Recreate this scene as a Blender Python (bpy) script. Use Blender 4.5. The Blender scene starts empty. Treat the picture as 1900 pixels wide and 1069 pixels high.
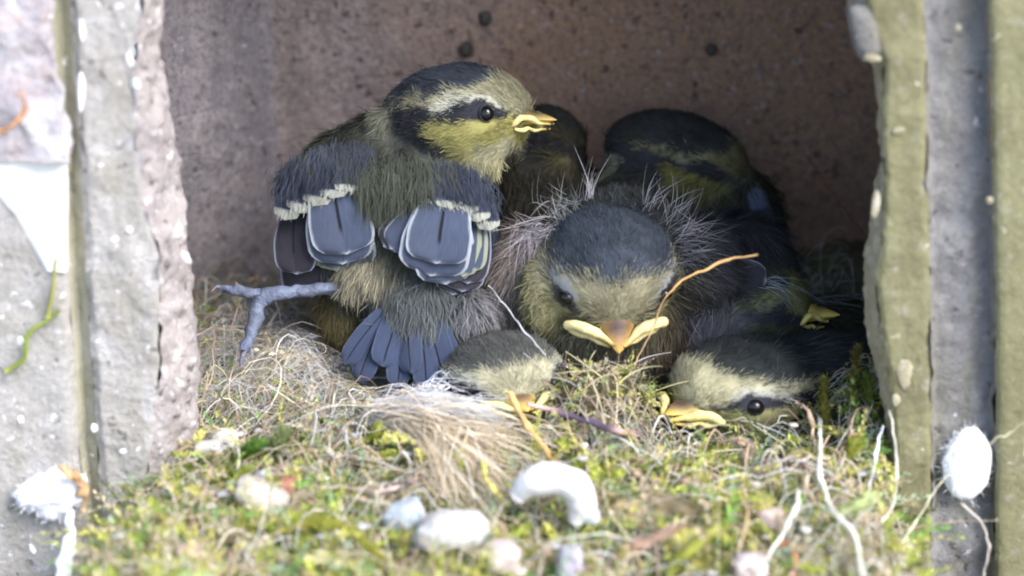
# Nest of blue tit chicks in a hole of an old wall.  Units: 1 Blender unit = 1 centimetre.
import bpy, bmesh, math
import numpy as np
from mathutils import Vector, Matrix, Euler

SC = bpy.context.scene
COL = SC.collection
rng = np.random.default_rng(11)
R = math.radians

# ------------------------------------------------------------------ camera
PITCH = R(16.0); DIST = 33.0; FRAME = 16.0
SC.unit_settings.system = 'METRIC'; SC.unit_settings.scale_length = 0.01
SC.unit_settings.length_unit = 'CENTIMETERS'
cam_d = bpy.data.cameras.new('camera'); cam = bpy.data.objects.new('camera', cam_d); COL.objects.link(cam)
CAM = np.array([0.0, 2.0 - DIST*math.cos(PITCH), DIST*math.sin(PITCH)])
cam.location = CAM; cam.rotation_euler = (math.pi/2 - PITCH, 0, 0)
cam_d.sensor_width = 36.0; cam_d.lens = 36.0*DIST/FRAME
cam_d.clip_start = 0.5; cam_d.clip_end = 20000
cam_d.dof.use_dof = True; cam_d.dof.focus_distance = 32.9; cam_d.dof.aperture_fstop = 0.11
cam_d.dof.aperture_blades = 0
SC.camera = cam

# ------------------------------------------------------------------ sky, sun, exposure
SUN_EL, SUN_AZ = 42.0, 133.0          # azimuth clockwise from +Y: in front of the wall, to the right
w = bpy.data.worlds.new('World'); SC.world = w; w.use_nodes = True
wn = w.node_tree.nodes; wl = w.node_tree.links
for n in list(wn): wn.remove(n)
sky = wn.new('ShaderNodeTexSky'); sky.sky_type = 'NISHITA'; sky.sun_disc = False
sky.sun_elevation = R(SUN_EL); sky.sun_rotation = R(SUN_AZ)
sky.air_density = 1.0; sky.dust_density = 1.5; sky.ozone_density = 2.0
bg = wn.new('ShaderNodeBackground'); bg.inputs['Strength'].default_value = 0.15
wo = wn.new('ShaderNodeOutputWorld')
wl.new(sky.outputs[0], bg.inputs[0]); wl.new(bg.outputs[0], wo.inputs[0])
sd = bpy.data.lights.new('sun', 'SUN'); sun = bpy.data.objects.new('sun', sd); COL.objects.link(sun)
sd.energy = 2.2; sd.angle = R(38); sd.color = (1.0, 0.965, 0.93)
az, el = R(SUN_AZ), R(SUN_EL)
sv = Vector((math.sin(az)*math.cos(el), math.cos(az)*math.cos(el), math.sin(el)))
sun.rotation_euler = sv.to_track_quat('Z', 'Y').to_euler(); sun.location = sv*60
SC.view_settings.view_transform = 'Standard'; SC.view_settings.look = 'None'
SC.view_settings.exposure = 1.5; SC.view_settings.gamma = 1.0; SC.view_settings.use_curve_mapping = False
SC.cycles.max_bounces = 8; SC.cycles.use_denoising = True; SC.cycles.filter_width = 1.9

# ------------------------------------------------------------------ helpers
_cp, _sp = math.cos(PITCH), math.sin(PITCH)
def P(px, py, Y):
    """point of the plane at depth Y that the photograph shows at px,py (1900 x 1069)"""
    px = np.asarray(px, float); py = np.asarray(py, float); Y = np.asarray(Y, float)
    k = FRAME/DIST/1900.0
    a = (px-950.0)*k; b = (534.5-py)*k
    dy = _cp + b*_sp; dz = -_sp + b*_cp
    t = (Y-CAM[1])/dy
    return np.stack([a*t + 0*Y, CAM[1]+dy*t, CAM[2]+dz*t], -1)
def unit(v):
    v = np.asarray(v, float); return v/np.maximum(np.linalg.norm(v, axis=-1, keepdims=True), 1e-9)

def _hash(i, j, k, s):
    h = (i*374761393 + j*668265263 + k*2147483647 + s*974634277) & 0xFFFFFFFF
    h = ((h ^ (h >> 13))*1274126177) & 0xFFFFFFFF
    h = ((h ^ (h >> 16))*2246822519) & 0xFFFFFFFF
    return ((h ^ (h >> 15)) & 0xFFFF)/32767.5 - 1.0
def noise(p, f=1.0, s=0):
    """value noise -1..1 at points p (N,3)"""
    q = np.asarray(p, float)*f + 1000.0
    i = np.floor(q).astype(np.int64); t = q-i; t = t*t*(3-2*t)
    r = 0
    for a in (0, 1):
        for b in (0, 1):
            for c in (0, 1):
                wgt = (t[..., 0] if a else 1-t[..., 0])*(t[..., 1] if b else 1-t[..., 1])*(t[..., 2] if c else 1-t[..., 2])
                r = r + wgt*_hash(i[..., 0]+a, i[..., 1]+b, i[..., 2]+c, s)
    return r
def fbm(p, f=1.0, s=0, o=4):
    r = 0; a = 1.0
    for k in range(o):
        r = r + a*noise(p, f*2**k, s+k*7); a *= 0.5
    return r/1.9

def mesh(name, V, F, mat, parent=None, col=None, uv=None, smooth=True):
    """one mesh object out of numpy arrays; F is a list of (n,3) / (n,4) index arrays; uv is per vertex"""
    V = np.asarray(V, np.float32).reshape(-1, 3)
    F = [np.asarray(f, np.int32) for f in F if len(f)]
    me = bpy.data.meshes.new(name)
    me.vertices.add(len(V)); me.vertices.foreach_set('co', V.ravel())
    idx = np.concatenate([f.ravel() for f in F]); tot = np.concatenate([np.full(len(f), f.shape[1], np.int32) for f in F])
    st = np.concatenate([[0], np.cumsum(tot)[:-1]]).astype(np.int32)
    me.loops.add(len(idx)); me.loops.foreach_set('vertex_index', idx)
    me.polygons.add(len(tot)); me.polygons.foreach_set('loop_start', st); me.polygons.foreach_set('loop_total', tot)
    if smooth: me.polygons.foreach_set('use_smooth', np.ones(len(tot), bool))
    if col is not None:
        c = np.ones((len(V), 4), np.float32); c[:, :3] = col
        at = me.color_attributes.new('Col', 'FLOAT_COLOR', 'POINT'); at.data.foreach_set('color', c.ravel())
    if uv is not None:
        u = me.uv_layers.new(name='UVMap'); u.data.foreach_set('uv', np.asarray(uv, np.float32)[idx].ravel())
    me.update(calc_edges=True); me.validate()
    if mat: me.materials.append(mat)
    o = bpy.data.objects.new(name, me); COL.objects.link(o)
    if parent is not None: o.parent = parent
    return o
def tag(o, label=None, cat=None, group=None, kind=None):
    if label: o['label'] = label
    if cat: o['category'] = cat
    if group: o['group'] = group
    if kind: o['kind'] = kind
    return o
def empty(name, label, cat, group=None):
    o = bpy.data.objects.new(name, None); COL.objects.link(o); o.empty_display_size = 0.2
    return tag(o, label, cat, group)

def grid_faces(nu, nv, wrap=False):
    i, j = np.meshgrid(np.arange(nu-1), np.arange(nv if wrap else nv-1), indexing='ij')
    j2 = (j+1) % nv
    return np.stack([i*nv+j, (i+1)*nv+j, (i+1)*nv+j2, i*nv+j2], -1).reshape(-1, 4)
def spline(pts, n):
    """Catmull-Rom through pts, n samples"""
    p = np.asarray(pts, float)
    if len(p) == 2: return p[0] + (p[1]-p[0])*np.linspace(0, 1, n)[:, None]
    q = np.vstack([2*p[0]-p[1], p, 2*p[-1]-p[-2]])
    s = np.linspace(0, len(p)-1-1e-9, n); k = s.astype(int); t = (s-k)[:, None]
    a, b, c, d = q[k], q[k+1], q[k+2], q[k+3]
    return 0.5*(2*b + (c-a)*t + (2*a-5*b+4*c-d)*t*t + (3*b-a-3*c+d)*t**3)
def tube_data(pts, rad, n=16, k=8, squash=1.0):
    c = spline(pts, n); r = np.interp(np.linspace(0, 1, n), np.linspace(0, 1, len(np.atleast_1d(rad))), np.atleast_1d(rad))
    t = unit(np.gradient(c, axis=0)); ref = np.array([0.13, -0.9, 0.4])
    s = unit(np.cross(t, ref)); b = np.cross(s, t)
    a = np.linspace(0, 2*np.pi, k, endpoint=False)
    V = c[:, None] + r[:, None, None]*(np.cos(a)[None, :, None]*s[:, None] + squash*np.sin(a)[None, :, None]*b[:, None])
    V = np.vstack([V.reshape(-1, 3), c[0]-t[0]*r[0]*0.5, c[-1]+t[-1]*r[-1]*0.6])
    F4 = grid_faces(n, k, True); j = np.arange(k); j2 = (j+1) % k
    F3 = np.vstack([np.stack([j2, j, 0*j+n*k], -1), np.stack([(n-1)*k+j, (n-1)*k+j2, 0*j+n*k+1], -1)])
    return V, F4, F3
def tube(name, pts, rad, mat, parent=None, n=16, k=8, col=None, bump=0.0, squash=1.0):
    V, F4, F3 = tube_data(pts, rad, n, k, squash)
    if bump: V = V + bump*np.stack([noise(V, 9, s) for s in (1, 2, 3)], -1)
    cc = None
    if col is not None:
        col = np.atleast_2d(col); t = np.append(np.repeat(np.linspace(0, 1, n), k), [0, 1])
        cc = np.stack([np.interp(t, np.linspace(0, 1, len(col)), col[:, i]) for i in range(3)], -1)
    return mesh(name, V, [F4, F3], mat, parent, cc)
def merge(parts):
    V, F4, F3, C = [], [], [], []; o = 0
    for v, f4, f3, c in parts:
        V.append(v); F4.append(np.asarray(f4).reshape(-1, 4)+o); F3.append(np.asarray(f3).reshape(-1, 3)+o)
        C.append(np.broadcast_to(c, v.shape)); o += len(v)
    return np.vstack(V), [np.vstack(F4), np.vstack(F3)], np.vstack(C)
def ico(sub=3):
    bm = bmesh.new(); bmesh.ops.create_icosphere(bm, subdivisions=sub, radius=1.0)
    V = np.array([v.co[:] for v in bm.verts]); F = np.array([[v.index for v in f.verts] for f in bm.faces]); bm.free()
    return V, F
ICO2, ICO3, ICO4 = ico(2), ico(3), ico(4)

def strands(name, pts, width, side, col, mat, parent=None, tip=None, taper=0.25):
    """ribbons: pts (N,K,3), width (N,), side (N,3) or (N,K,3), col (N,3)"""
    N, K = pts.shape[:2]
    if side.ndim == 2: side = np.repeat(side[:, None], K, 1)
    prof = np.interp(np.linspace(0, 1, K), [0, 0.35, 1], [0.75, 1.0, taper])
    off = side*(0.5*np.asarray(width)[:, None]*prof[None])[..., None]
    V = np.stack([pts-off, pts+off], 2).reshape(-1, 3)
    base = (np.arange(N)*K*2)[:, None] + (np.arange(K-1)*2)[None]
    F = np.stack([base, base+1, base+3, base+2], -1).reshape(-1, 4)
    c0 = np.asarray(col); c1 = c0 if tip is None else tip
    t = np.linspace(0, 1, K)[None, :, None]
    C = c0[:, None]*(1-t) + np.asarray(c1)[:, None]*t if np.ndim(c1) == 2 else c0[:, None] + 0*t
    C = np.repeat(C, 2, 1).reshape(-1, 3)
    return mesh(name, V, [F], mat, parent, C)

# ------------------------------------------------------------------ materials
def new_mat(name):
    m = bpy.data.materials.new(name); m.use_nodes = True
    nt = m.node_tree; return m, nt, nt.nodes['Principled BSDF']
def mat_col(name, rough=0.7, spec=0.3, vary=0.12, scale=6.0, bump=0.0, bscale=30.0, trans=0.0, sss=0.0, coat=0.0):
    """colour from the mesh attribute, with a little procedural mottling and relief"""
    m, nt, b = new_mat(name); N, L = nt.nodes, nt.links
    a = N.new('ShaderNodeAttribute'); a.attribute_name = 'Col'
    tc = N.new('ShaderNodeTexCoord')
    nz = N.new('ShaderNodeTexNoise'); nz.inputs['Scale'].default_value = scale; nz.inputs['Detail'].default_value = 5
    L.new(tc.outputs['Object'], nz.inputs['Vector'])
    mr = N.new('ShaderNodeMapRange'); mr.inputs[1].default_value = 0.3; mr.inputs[2].default_value = 0.7
    mr.inputs[3].default_value = 1-vary; mr.inputs[4].default_value = 1+vary
    L.new(nz.outputs['Fac'], mr.inputs[0])
    mx = N.new('ShaderNodeVectorMath'); mx.operation = 'SCALE'
    L.new(a.outputs['Color'], mx.inputs[0]); L.new(mr.outputs[0], mx.inputs['Scale'])
    L.new(mx.outputs[0], b.inputs['Base Color'])
    b.inputs['Roughness'].default_value = rough; b.inputs['Specular IOR Level'].default_value = spec
    if sss: b.inputs['Subsurface Weight'].default_value = sss; b.inputs['Subsurface Radius'].default_value = (0.08, 0.04, 0.02)
    if coat: b.inputs['Coat Weight'].default_value = coat; b.inputs['Coat Roughness'].default_value = 0.15
    if bump:
        n2 = N.new('ShaderNodeTexNoise'); n2.inputs['Scale'].default_value = bscale; n2.inputs['Detail'].default_value = 6
        L.new(tc.outputs['Object'], n2.inputs['Vector'])
        bp = N.new('ShaderNodeBump'); bp.inputs['Strength'].default_value = bump; bp.inputs['Distance'].default_value = 0.05
        L.new(n2.outputs['Fac'], bp.inputs['Height']); L.new(bp.outputs[0], b.inputs['Normal'])
    if trans:
        t = N.new('ShaderNodeBsdfTranslucent'); ms = N.new('ShaderNodeMixShader'); ms.inputs[0].default_value = trans
        L.new(mx.outputs[0], t.inputs['Color'])
        L.new(b.outputs[0], ms.inputs[1]); L.new(t.outputs[0], ms.inputs[2])
        L.new(ms.outputs[0], N['Material Output'].inputs['Surface'])
    return m
M_FUR = mat_col('plumage', 0.8, 0.12, 0.10, 5, trans=0.15)
M_SKIN = mat_col('feather_bed', 0.9, 0.1, 0.15, 8)
M_BEAK = mat_col('beak_horn', 0.52, 0.35, 0.12, 9, bump=0.15, bscale=18, sss=0.2)
M_LEG = mat_col('scaly_leg', 0.6, 0.4, 0.2, 10, bump=0.6, bscale=22)
M_MOSS = mat_col('moss', 0.7, 0.3, 0.2, 2, trans=0.38)
M_FIB = mat_col('fibre', 0.6, 0.35, 0.12, 3, trans=0.15)
M_PEB = mat_col('pebble_stone', 0.75, 0.3, 0.22, 5, bump=0.6, bscale=16)
M_SOIL = mat_col('nest_felt', 0.95, 0.1, 0.4, 4, bump=1.0, bscale=14)
M_WHITE = mat_col('silk', 0.9, 0.1, 0.06, 6, bump=0.3, bscale=12)
M_STRAW = mat_col('straw', 0.6, 0.35, 0.2, 8, bump=0.3, bscale=25)

def eye_mat():
    m, nt, b = new_mat('eye_black')
    b.inputs['Base Color'].default_value = (0.006, 0.005, 0.006, 1); b.inputs['Roughness'].default_value = 0.06
    return m
M_EYE = eye_mat()

def feather_mat(name, inner, edge, shaft, edge_w=0.84, tip_w=0.9, outer=None, white_tip=None, bars=0.0, shaft_end=0.65):
    """uv.x 0..1 across the vane, uv.y 0..1 from root to tip"""
    m, nt, b = new_mat(name); N, L = nt.nodes, nt.links
    uv = N.new('ShaderNodeUVMap'); uv.uv_map = 'UVMap'
    sp = N.new('ShaderNodeSeparateXYZ'); L.new(uv.outputs[0], sp.inputs[0])
    def math_(op, a, c=None):
        n = N.new('ShaderNodeMath'); n.operation = op
        for i, v in enumerate((a, c)):
            if v is None: continue
            if isinstance(v, (int, float)): n.inputs[i].default_value = v
            else: L.new(v, n.inputs[i])
        return n.outputs[0]
    def step(v, a, c):
        n = N.new('ShaderNodeMapRange'); n.interpolation_type = 'SMOOTHSTEP'
        n.inputs[1].default_value = a; n.inputs[2].default_value = c; L.new(v, n.inputs[0]); return n.outputs[0]
    def mix(f, a, c):
        n = N.new('ShaderNodeMix'); n.data_type = 'RGBA'; L.new(f, n.inputs['Factor'])
        for s, v in (('A', a), ('B', c)):
            k = [i for i in n.inputs if i.name == s and i.type == 'RGBA'][0]
            if isinstance(v, tuple): k.default_value = (*v, 1)
            else: L.new(v, k)
        return [o for o in n.outputs if o.type == 'RGBA'][0]
    s = math_('MULTIPLY', math_('SUBTRACT', sp.outputs[0], 0.5), 2.0); sa = math_('ABSOLUTE', s)
    tc = N.new('ShaderNodeTexCoord')
    mp = N.new('ShaderNodeMapping'); mp.inputs['Scale'].default_value = (26, 3.0, 1); L.new(uv.outputs[0], mp.inputs[0])
    nz = N.new('ShaderNodeTexNoise'); nz.inputs['Scale'].default_value = 1.5; nz.inputs['Detail'].default_value = 3
    L.new(mp.outputs[0], nz.inputs['Vector'])
    wob = math_('MULTIPLY', math_('SUBTRACT', nz.outputs['Fac'], 0.5), 0.10)
    c = inner
    if outer is not None: c = mix(step(s, 0.0, 0.35), inner, outer)
    if bars:
        wv = N.new('ShaderNodeTexWave'); wv.bands_direction = 'Y'; wv.inputs['Scale'].default_value = 9; wv.inputs['Distortion'].default_value = 1.0
        L.new(uv.outputs[0], wv.inputs['Vector'])
        c = mix(math_('MULTIPLY', wv.outputs['Fac'], bars), c, tuple(x*0.35 for x in shaft))
    e1 = step(math_('ADD', sa, wob), edge_w-0.05, edge_w+0.06)
    e2 = step(math_('ADD', sp.outputs[1], wob), tip_w-0.02, tip_w+0.04)
    c = mix(math_('MAXIMUM', e1, e2), c, edge)
    if white_tip: c = mix(step(math_('ADD', sp.outputs[1], wob), 0.74, 0.80), c, white_tip)
    sh = math_('MULTIPLY', math_('SUBTRACT', 1.0, step(sa, 0.035, 0.075)), math_('SUBTRACT', 1.0, step(sp.outputs[1], shaft_end-0.05, shaft_end+0.1)))
    c = mix(sh, c, shaft)
    br = N.new('ShaderNodeMapRange'); br.inputs[3].default_value = 0.62; br.inputs[4].default_value = 1.38; L.new(nz.outputs['Fac'], br.inputs[0])
    mx = N.new('ShaderNodeVectorMath'); mx.operation = 'SCALE'; L.new(c, mx.inputs[0]); L.new(br.outputs[0], mx.inputs['Scale'])
    L.new(mx.outputs[0], b.inputs['Base Color'])
    b.inputs['Roughness'].default_value = 0.62; b.inputs['Specular IOR Level'].default_value = 0.25
    bw = N.new('ShaderNodeTexWave'); bw.bands_direction = 'DIAGONAL'; bw.inputs['Scale'].default_value = 22; bw.inputs['Distortion'].default_value = 0.6
    cmb = N.new('ShaderNodeCombineXYZ'); L.new(sa, cmb.inputs[0]); L.new(math_('MULTIPLY', sp.outputs[1], 2.5), cmb.inputs[1])
    L.new(cmb.outputs[0], bw.inputs['Vector'])
    bp = N.new('ShaderNodeBump'); bp.inputs['Strength'].default_value = 0.5; bp.inputs['Distance'].default_value = 0.02
    L.new(bw.outputs['Fac'], bp.inputs['Height']); L.new(bp.outputs[0], b.inputs['Normal'])
    return m
F_TERT = feather_mat('tertial_vane', (0.062, 0.078, 0.125), (0.38, 0.41, 0.46), (0.008, 0.009, 0.016), 0.92, 0.962)
F_PRIM = feather_mat('primary_vane', (0.035, 0.033, 0.045), (0.26, 0.29, 0.37), (0.01, 0.01, 0.02), 0.92, 0.965)
F_SEC = feather_mat('secondary_vane', (0.06, 0.08, 0.125), (0.28, 0.30, 0.23), (0.02, 0.02, 0.04), 0.66, 0.93)
F_COV = feather_mat('covert_vane', (0.05, 0.06, 0.10), (0.08, 0.10, 0.15), (0.02, 0.02, 0.04), 0.9, 0.97, white_tip=(0.42, 0.43, 0.37))
F_TAIL = feather_mat('tail_vane', (0.046, 0.062, 0.112), (0.08, 0.105, 0.16), (0.004, 0.005, 0.01), 0.95, 0.985, bars=0.15, shaft_end=0.93)
F_DARK = feather_mat('shaded_vane', (0.04, 0.04, 0.05), (0.25, 0.25, 0.28), (0.01, 0.01, 0.012), 0.92, 0.96)  # darker vane copy, with the shade on two chicks' wings in its colour

def feather(name, root, tip, width, mat, parent, nrm=(0, -1, 0.3), bow=0.05, camber=0.06, nu=11, nv=16, blunt=0.26, side_bend=0.0):
    root = np.asarray(root, float); tip = np.asarray(tip, float)
    ax = tip-root; Lh = np.linalg.norm(ax); ax = ax/Lh
    n = np.asarray(nrm, float); n = unit(n-ax*np.dot(n, ax)); s = np.cross(ax, n)
    t = np.linspace(0, 1, nv); u = np.linspace(-1, 1, nu)
    e = np.clip((t-(1-blunt))/blunt, 0, 1)
    wd = np.interp(t, [0, 0.12, 0.5, 1], [0.45, 0.8, 1.0, 1.0])*np.sqrt(np.clip(1-e**2.4, 0.0, 1))*0.5*width
    wd = np.maximum(wd, 0.004)
    T, U = np.meshgrid(t, u, indexing='ij')
    lift = bow*Lh*np.sin(np.pi*T) + camber*width*(1-U**2)
    V = root + ax*(T*Lh)[..., None] + s*(U*wd[:, None] + side_bend*Lh*T**2)[..., None] + n*lift[..., None]
    V = V + 0.006*noise(V, 8, 5)[..., None]
    uv = np.stack([(U+1)/2, T], -1)
    return mesh(name, V.reshape(-1, 3), [grid_faces(nv, nu)], mat, parent, None, uv.reshape(-1, 2))

# ------------------------------------------------------------------ wall and cavity
def stone_mat(name, c1, c2, c3,  rough=0.6, spec=0.4, scale=1.2, speck=0.0, speck_col=(0.7, 0.7, 0.7), dark=0.5, streak=0.0, streak_col=(0.1, 0.1, 0.05), bump=0.5, pit=0.4, stain=None, grain=0.0):
    m, nt, b = new_mat(name); N, L = nt.nodes, nt.links
    tc = N.new('ShaderNodeTexCoord'); V = tc.outputs['Object']
    def nz(s, d=6, r=0.6):
        n = N.new('ShaderNodeTexNoise'); n.inputs['Scale'].default_value = s; n.inputs['Detail'].default_value = d; n.inputs['Roughness'].default_value = r
        L.new(V, n.inputs['Vector']); return n.outputs['Fac']
    def ramp(f, a, c):
        n = N.new('ShaderNodeMapRange'); n.interpolation_type = 'SMOOTHSTEP'; n.inputs[1].default_value = a; n.inputs[2].default_value = c
        L.new(f, n.inputs[0]); return n.outputs[0]
    def mix(f, a, c):
        n = N.new('ShaderNodeMix'); n.data_type = 'RGBA'; L.new(f, n.inputs['Factor'])
        for s, v in (('A', a), ('B', c)):
            k = [i for i in n.inputs if i.name == s and i.type == 'RGBA'][0]
            if isinstance(v, tuple): k.default_value = (*v, 1)
            else: L.new(v, k)
        return [o for o in n.outputs if o.type == 'RGBA'][0]
    c = mix(ramp(nz(scale, 7, 0.65), 0.38, 0.62), c1, c2)
    c = mix(ramp(nz(scale*3.3, 5, 0.7), 0.52, 0.72), c, c3)
    if streak:
        mp = N.new('ShaderNodeMapping'); mp.inputs['Scale'].default_value = (1.6, 1.6, 0.10); L.new(V, mp.inputs[0])
        n = N.new('ShaderNodeTexNoise'); n.inputs['Scale'].default_value = 1.3; n.inputs['Detail'].default_value = 5; L.new(mp.outputs[0], n.inputs['Vector'])
        k = N.new('ShaderNodeMath'); k.operation = 'MULTIPLY'; k.inputs[1].default_value = streak; L.new(ramp(n.outputs['Fac'], 0.48, 0.7), k.inputs[0])
        c = mix(k.outputs[0], c, streak_col)
    if stain:      # broad rust stain that grows along x
        sx = N.new('ShaderNodeSeparateXYZ'); L.new(V, sx.inputs[0])
        ad = N.new('ShaderNodeMath'); ad.operation = 'MULTIPLY_ADD'; ad.inputs[1].default_value = 5.0; L.new(nz(0.5, 4, 0.6), ad.inputs[0]); L.new(sx.outputs[0], ad.inputs[2])
        c = mix(ramp(ad.outputs[0], stain[1], stain[2]), c, stain[0])
    if grain:
        gm = N.new('ShaderNodeMath'); gm.operation = 'MULTIPLY'; gm.inputs[1].default_value = grain; L.new(ramp(nz(11, 4, 0.75), 0.46, 0.62), gm.inputs[0])
        c = mix(gm.outputs[0], c, tuple(x*0.4 for x in c1))
        gl = N.new('ShaderNodeMath'); gl.operation = 'MULTIPLY'; gl.inputs[1].default_value = grain*0.7; L.new(ramp(nz(15, 3, 0.7), 0.56, 0.68), gl.inputs[0])
        c = mix(gl.outputs[0], c, tuple(min(x*1.9, .8) for x in c1))
    wn_ = N.new('ShaderNodeTexNoise'); wn_.inputs['Scale'].default_value = 7; wn_.inputs['Detail'].default_value = 3; L.new(V, wn_.inputs['Vector'])
    ws = N.new('ShaderNodeVectorMath'); ws.operation = 'SCALE'; ws.inputs['Scale'].default_value = 0.34; L.new(wn_.outputs['Color'], ws.inputs[0])
    wa = N.new('ShaderNodeVectorMath'); wa.operation = 'ADD'; L.new(V, wa.inputs[0]); L.new(ws.outputs[0], wa.inputs[1]); VW = wa.outputs[0]
    # fine dark grains and pale grains
    vo = N.new('ShaderNodeTexVoronoi'); vo.inputs['Scale'].default_value = 5.5; L.new(VW, vo.inputs['Vector'])
    sel = N.new('ShaderNodeSeparateColor'); L.new(vo.outputs['Color'], sel.inputs[0])
    g = N.new('ShaderNodeMath'); g.operation = 'MULTIPLY'
    d0 = N.new('ShaderNodeMapRange'); d0.inputs[1].default_value = 0.36; d0.inputs[2].default_value = 0.2; L.new(vo.outputs['Distance'], d0.inputs[0])
    s0 = N.new('ShaderNodeMapRange'); s0.inputs[1].default_value = 0.8; s0.inputs[2].default_value = 0.85; s0.inputs[4].default_value = dark; L.new(sel.outputs[0], s0.inputs[0])
    L.new(d0.outputs[0], g.inputs[0]); L.new(s0.outputs[0], g.inputs[1])
    c = mix(g.outputs[0], c, tuple(x*0.22 for x in c1))
    if speck:
        v2 = N.new('ShaderNodeTexVoronoi'); v2.inputs['Scale'].default_value = 7.5; L.new(VW, v2.inputs['Vector'])
        s2 = N.new('ShaderNodeSeparateColor'); L.new(v2.outputs['Color'], s2.inputs[0])
        d2 = N.new('ShaderNodeMapRange'); d2.inputs[1].default_value = 0.34; d2.inputs[2].default_value = 0.18; L.new(v2.outputs['Distance'], d2.inputs[0])
        q2 = N.new('ShaderNodeMapRange'); q2.inputs[1].default_value = 1-speck; q2.inputs[2].default_value = 1-speck+0.03; L.new(s2.outputs[1], q2.inputs[0])
        g2 = N.new('ShaderNodeMath'); g2.operation = 'MULTIPLY'; L.new(d2.outputs[0], g2.inputs[0]); L.new(q2.outputs[0], g2.inputs[1])
        c = mix(g2.outputs[0], c, speck_col)
    L.new(c, b.inputs['Base Color'])
    rr = N.new('ShaderNodeMapRange'); rr.inputs[3].default_value = rough-0.15; rr.inputs[4].default_value = rough+0.15; L.new(nz(scale*5), rr.inputs[0]); L.new(rr.outputs[0], b.inputs['Roughness'])
    b.inputs['Specular IOR Level'].default_value = spec
    h = N.new('ShaderNodeMath'); h.operation = 'SUBTRACT'; L.new(nz(9, 8, 0.7), h.inputs[0])
    hm = N.new('ShaderNodeMath'); hm.operation = 'MULTIPLY'; hm.inputs[1].default_value = pit; L.new(g.outputs[0], hm.inputs[0]); L.new(hm.outputs[0], h.inputs[1])
    bp = N.new('ShaderNodeBump'); bp.inputs['Strength'].default_value = bump; bp.inputs['Distance'].default_value = 0.12
    L.new(h.outputs[0], bp.inputs['Height']); L.new(bp.outputs[0], b.inputs['Normal'])
    return m
S_BACK = stone_mat('old_clay', (0.34, 0.275, 0.268), (0.44, 0.355, 0.335), (0.22, 0.176, 0.172), 0.5, 0.5, 1.3, 0.14, (0.42, 0.40, 0.40), 0.8, 0.5, (0.12, 0.09, 0.08), 1.0, 0.6, stain=((0.36, 0.22, 0.135), -0.8, 4.0), grain=0.75)
S_SIDE = stone_mat('sky_tinted_clay', (0.30, 0.275, 0.30), (0.39, 0.345, 0.352), (0.21, 0.19, 0.205), 0.42, 0.6, 1.2, 0.14, (0.5, 0.49, 0.52), 0.7, 0.4, (0.15, 0.13, 0.14), 1.0, 0.6, grain=0.7)  # clay with the bluish cast of sky light put into its colour
S_PALE = stone_mat('limewashed_stone', (0.48, 0.455, 0.435), (0.39, 0.365, 0.33), (0.60, 0.575, 0.575), 0.7, 0.3, 0.9, 0.11, (0.80, 0.80, 0.82), 0.6, 0.55, (0.30, 0.28, 0.22), 0.9, 0.4, grain=0.25)
S_GROOVE = stone_mat('olive_groove', (0.38, 0.365, 0.29), (0.30, 0.285, 0.205), (0.45, 0.43, 0.37), 0.75, 0.3, 0.9, 0.05, (0.8, 0.8, 0.8), 0.4, 0.4, (0.2, 0.2, 0.1), 0.5, 0.2)  # darker and more olive than the faces beside it
S_EDGE = stone_mat('broken_pink_stone', (0.50, 0.445, 0.435), (0.38, 0.335, 0.335), (0.66, 0.635, 0.64), 0.8, 0.25, 1.6, 0.22, (0.80, 0.79, 0.82), 0.8, 0.0, (0.1, 0.1, 0.1), 1.0)
S_CRUST = stone_mat('lime_crust', (0.62, 0.59, 0.61), (0.46, 0.41, 0.44), (0.50, 0.38, 0.32), 0.85, 0.2, 0.9, 0.0, (0.8, 0.8, 0.8), 0.5, 0.0, (0.1, 0.1, 0.1), 1.0)
S_PAINT = stone_mat('white_paint', (0.80, 0.80, 0.78), (0.76, 0.76, 0.74), (0.82, 0.82, 0.80), 0.6, 0.4, 0.8, 0.0, (0.8, 0.8, 0.8), 0.2, 0.0, (0.1, 0.1, 0.1), 0.25, 0.1)
S_OLIVE = stone_mat('olive_paint', (0.21, 0.20, 0.105), (0.16, 0.148, 0.075), (0.29, 0.28, 0.21), 0.65, 0.35, 1.1, 0.03, (0.6, 0.58, 0.45), 0.35, 0.5, (0.155, 0.135, 0.07), 0.5, 0.2, grain=0.22)
S_STRIP = stone_mat('grey_mortar', (0.255, 0.248, 0.25), (0.195, 0.188, 0.188), (0.31, 0.295, 0.29), 0.75, 0.3, 1.1, 0.04, (0.6, 0.6, 0.62), 0.6, 0.6, (0.215, 0.205, 0.13), 0.8, grain=0.3)
S_CREAM = stone_mat('cream_chip', (0.42, 0.38, 0.27), (0.32, 0.28, 0.18), (0.52, 0.49, 0.40), 0.7, 0.3, 1.5, 0.0, (0.8, 0.8, 0.8), 0.4, 0.0, (0.1, 0.1, 0.1), 0.7)

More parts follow.
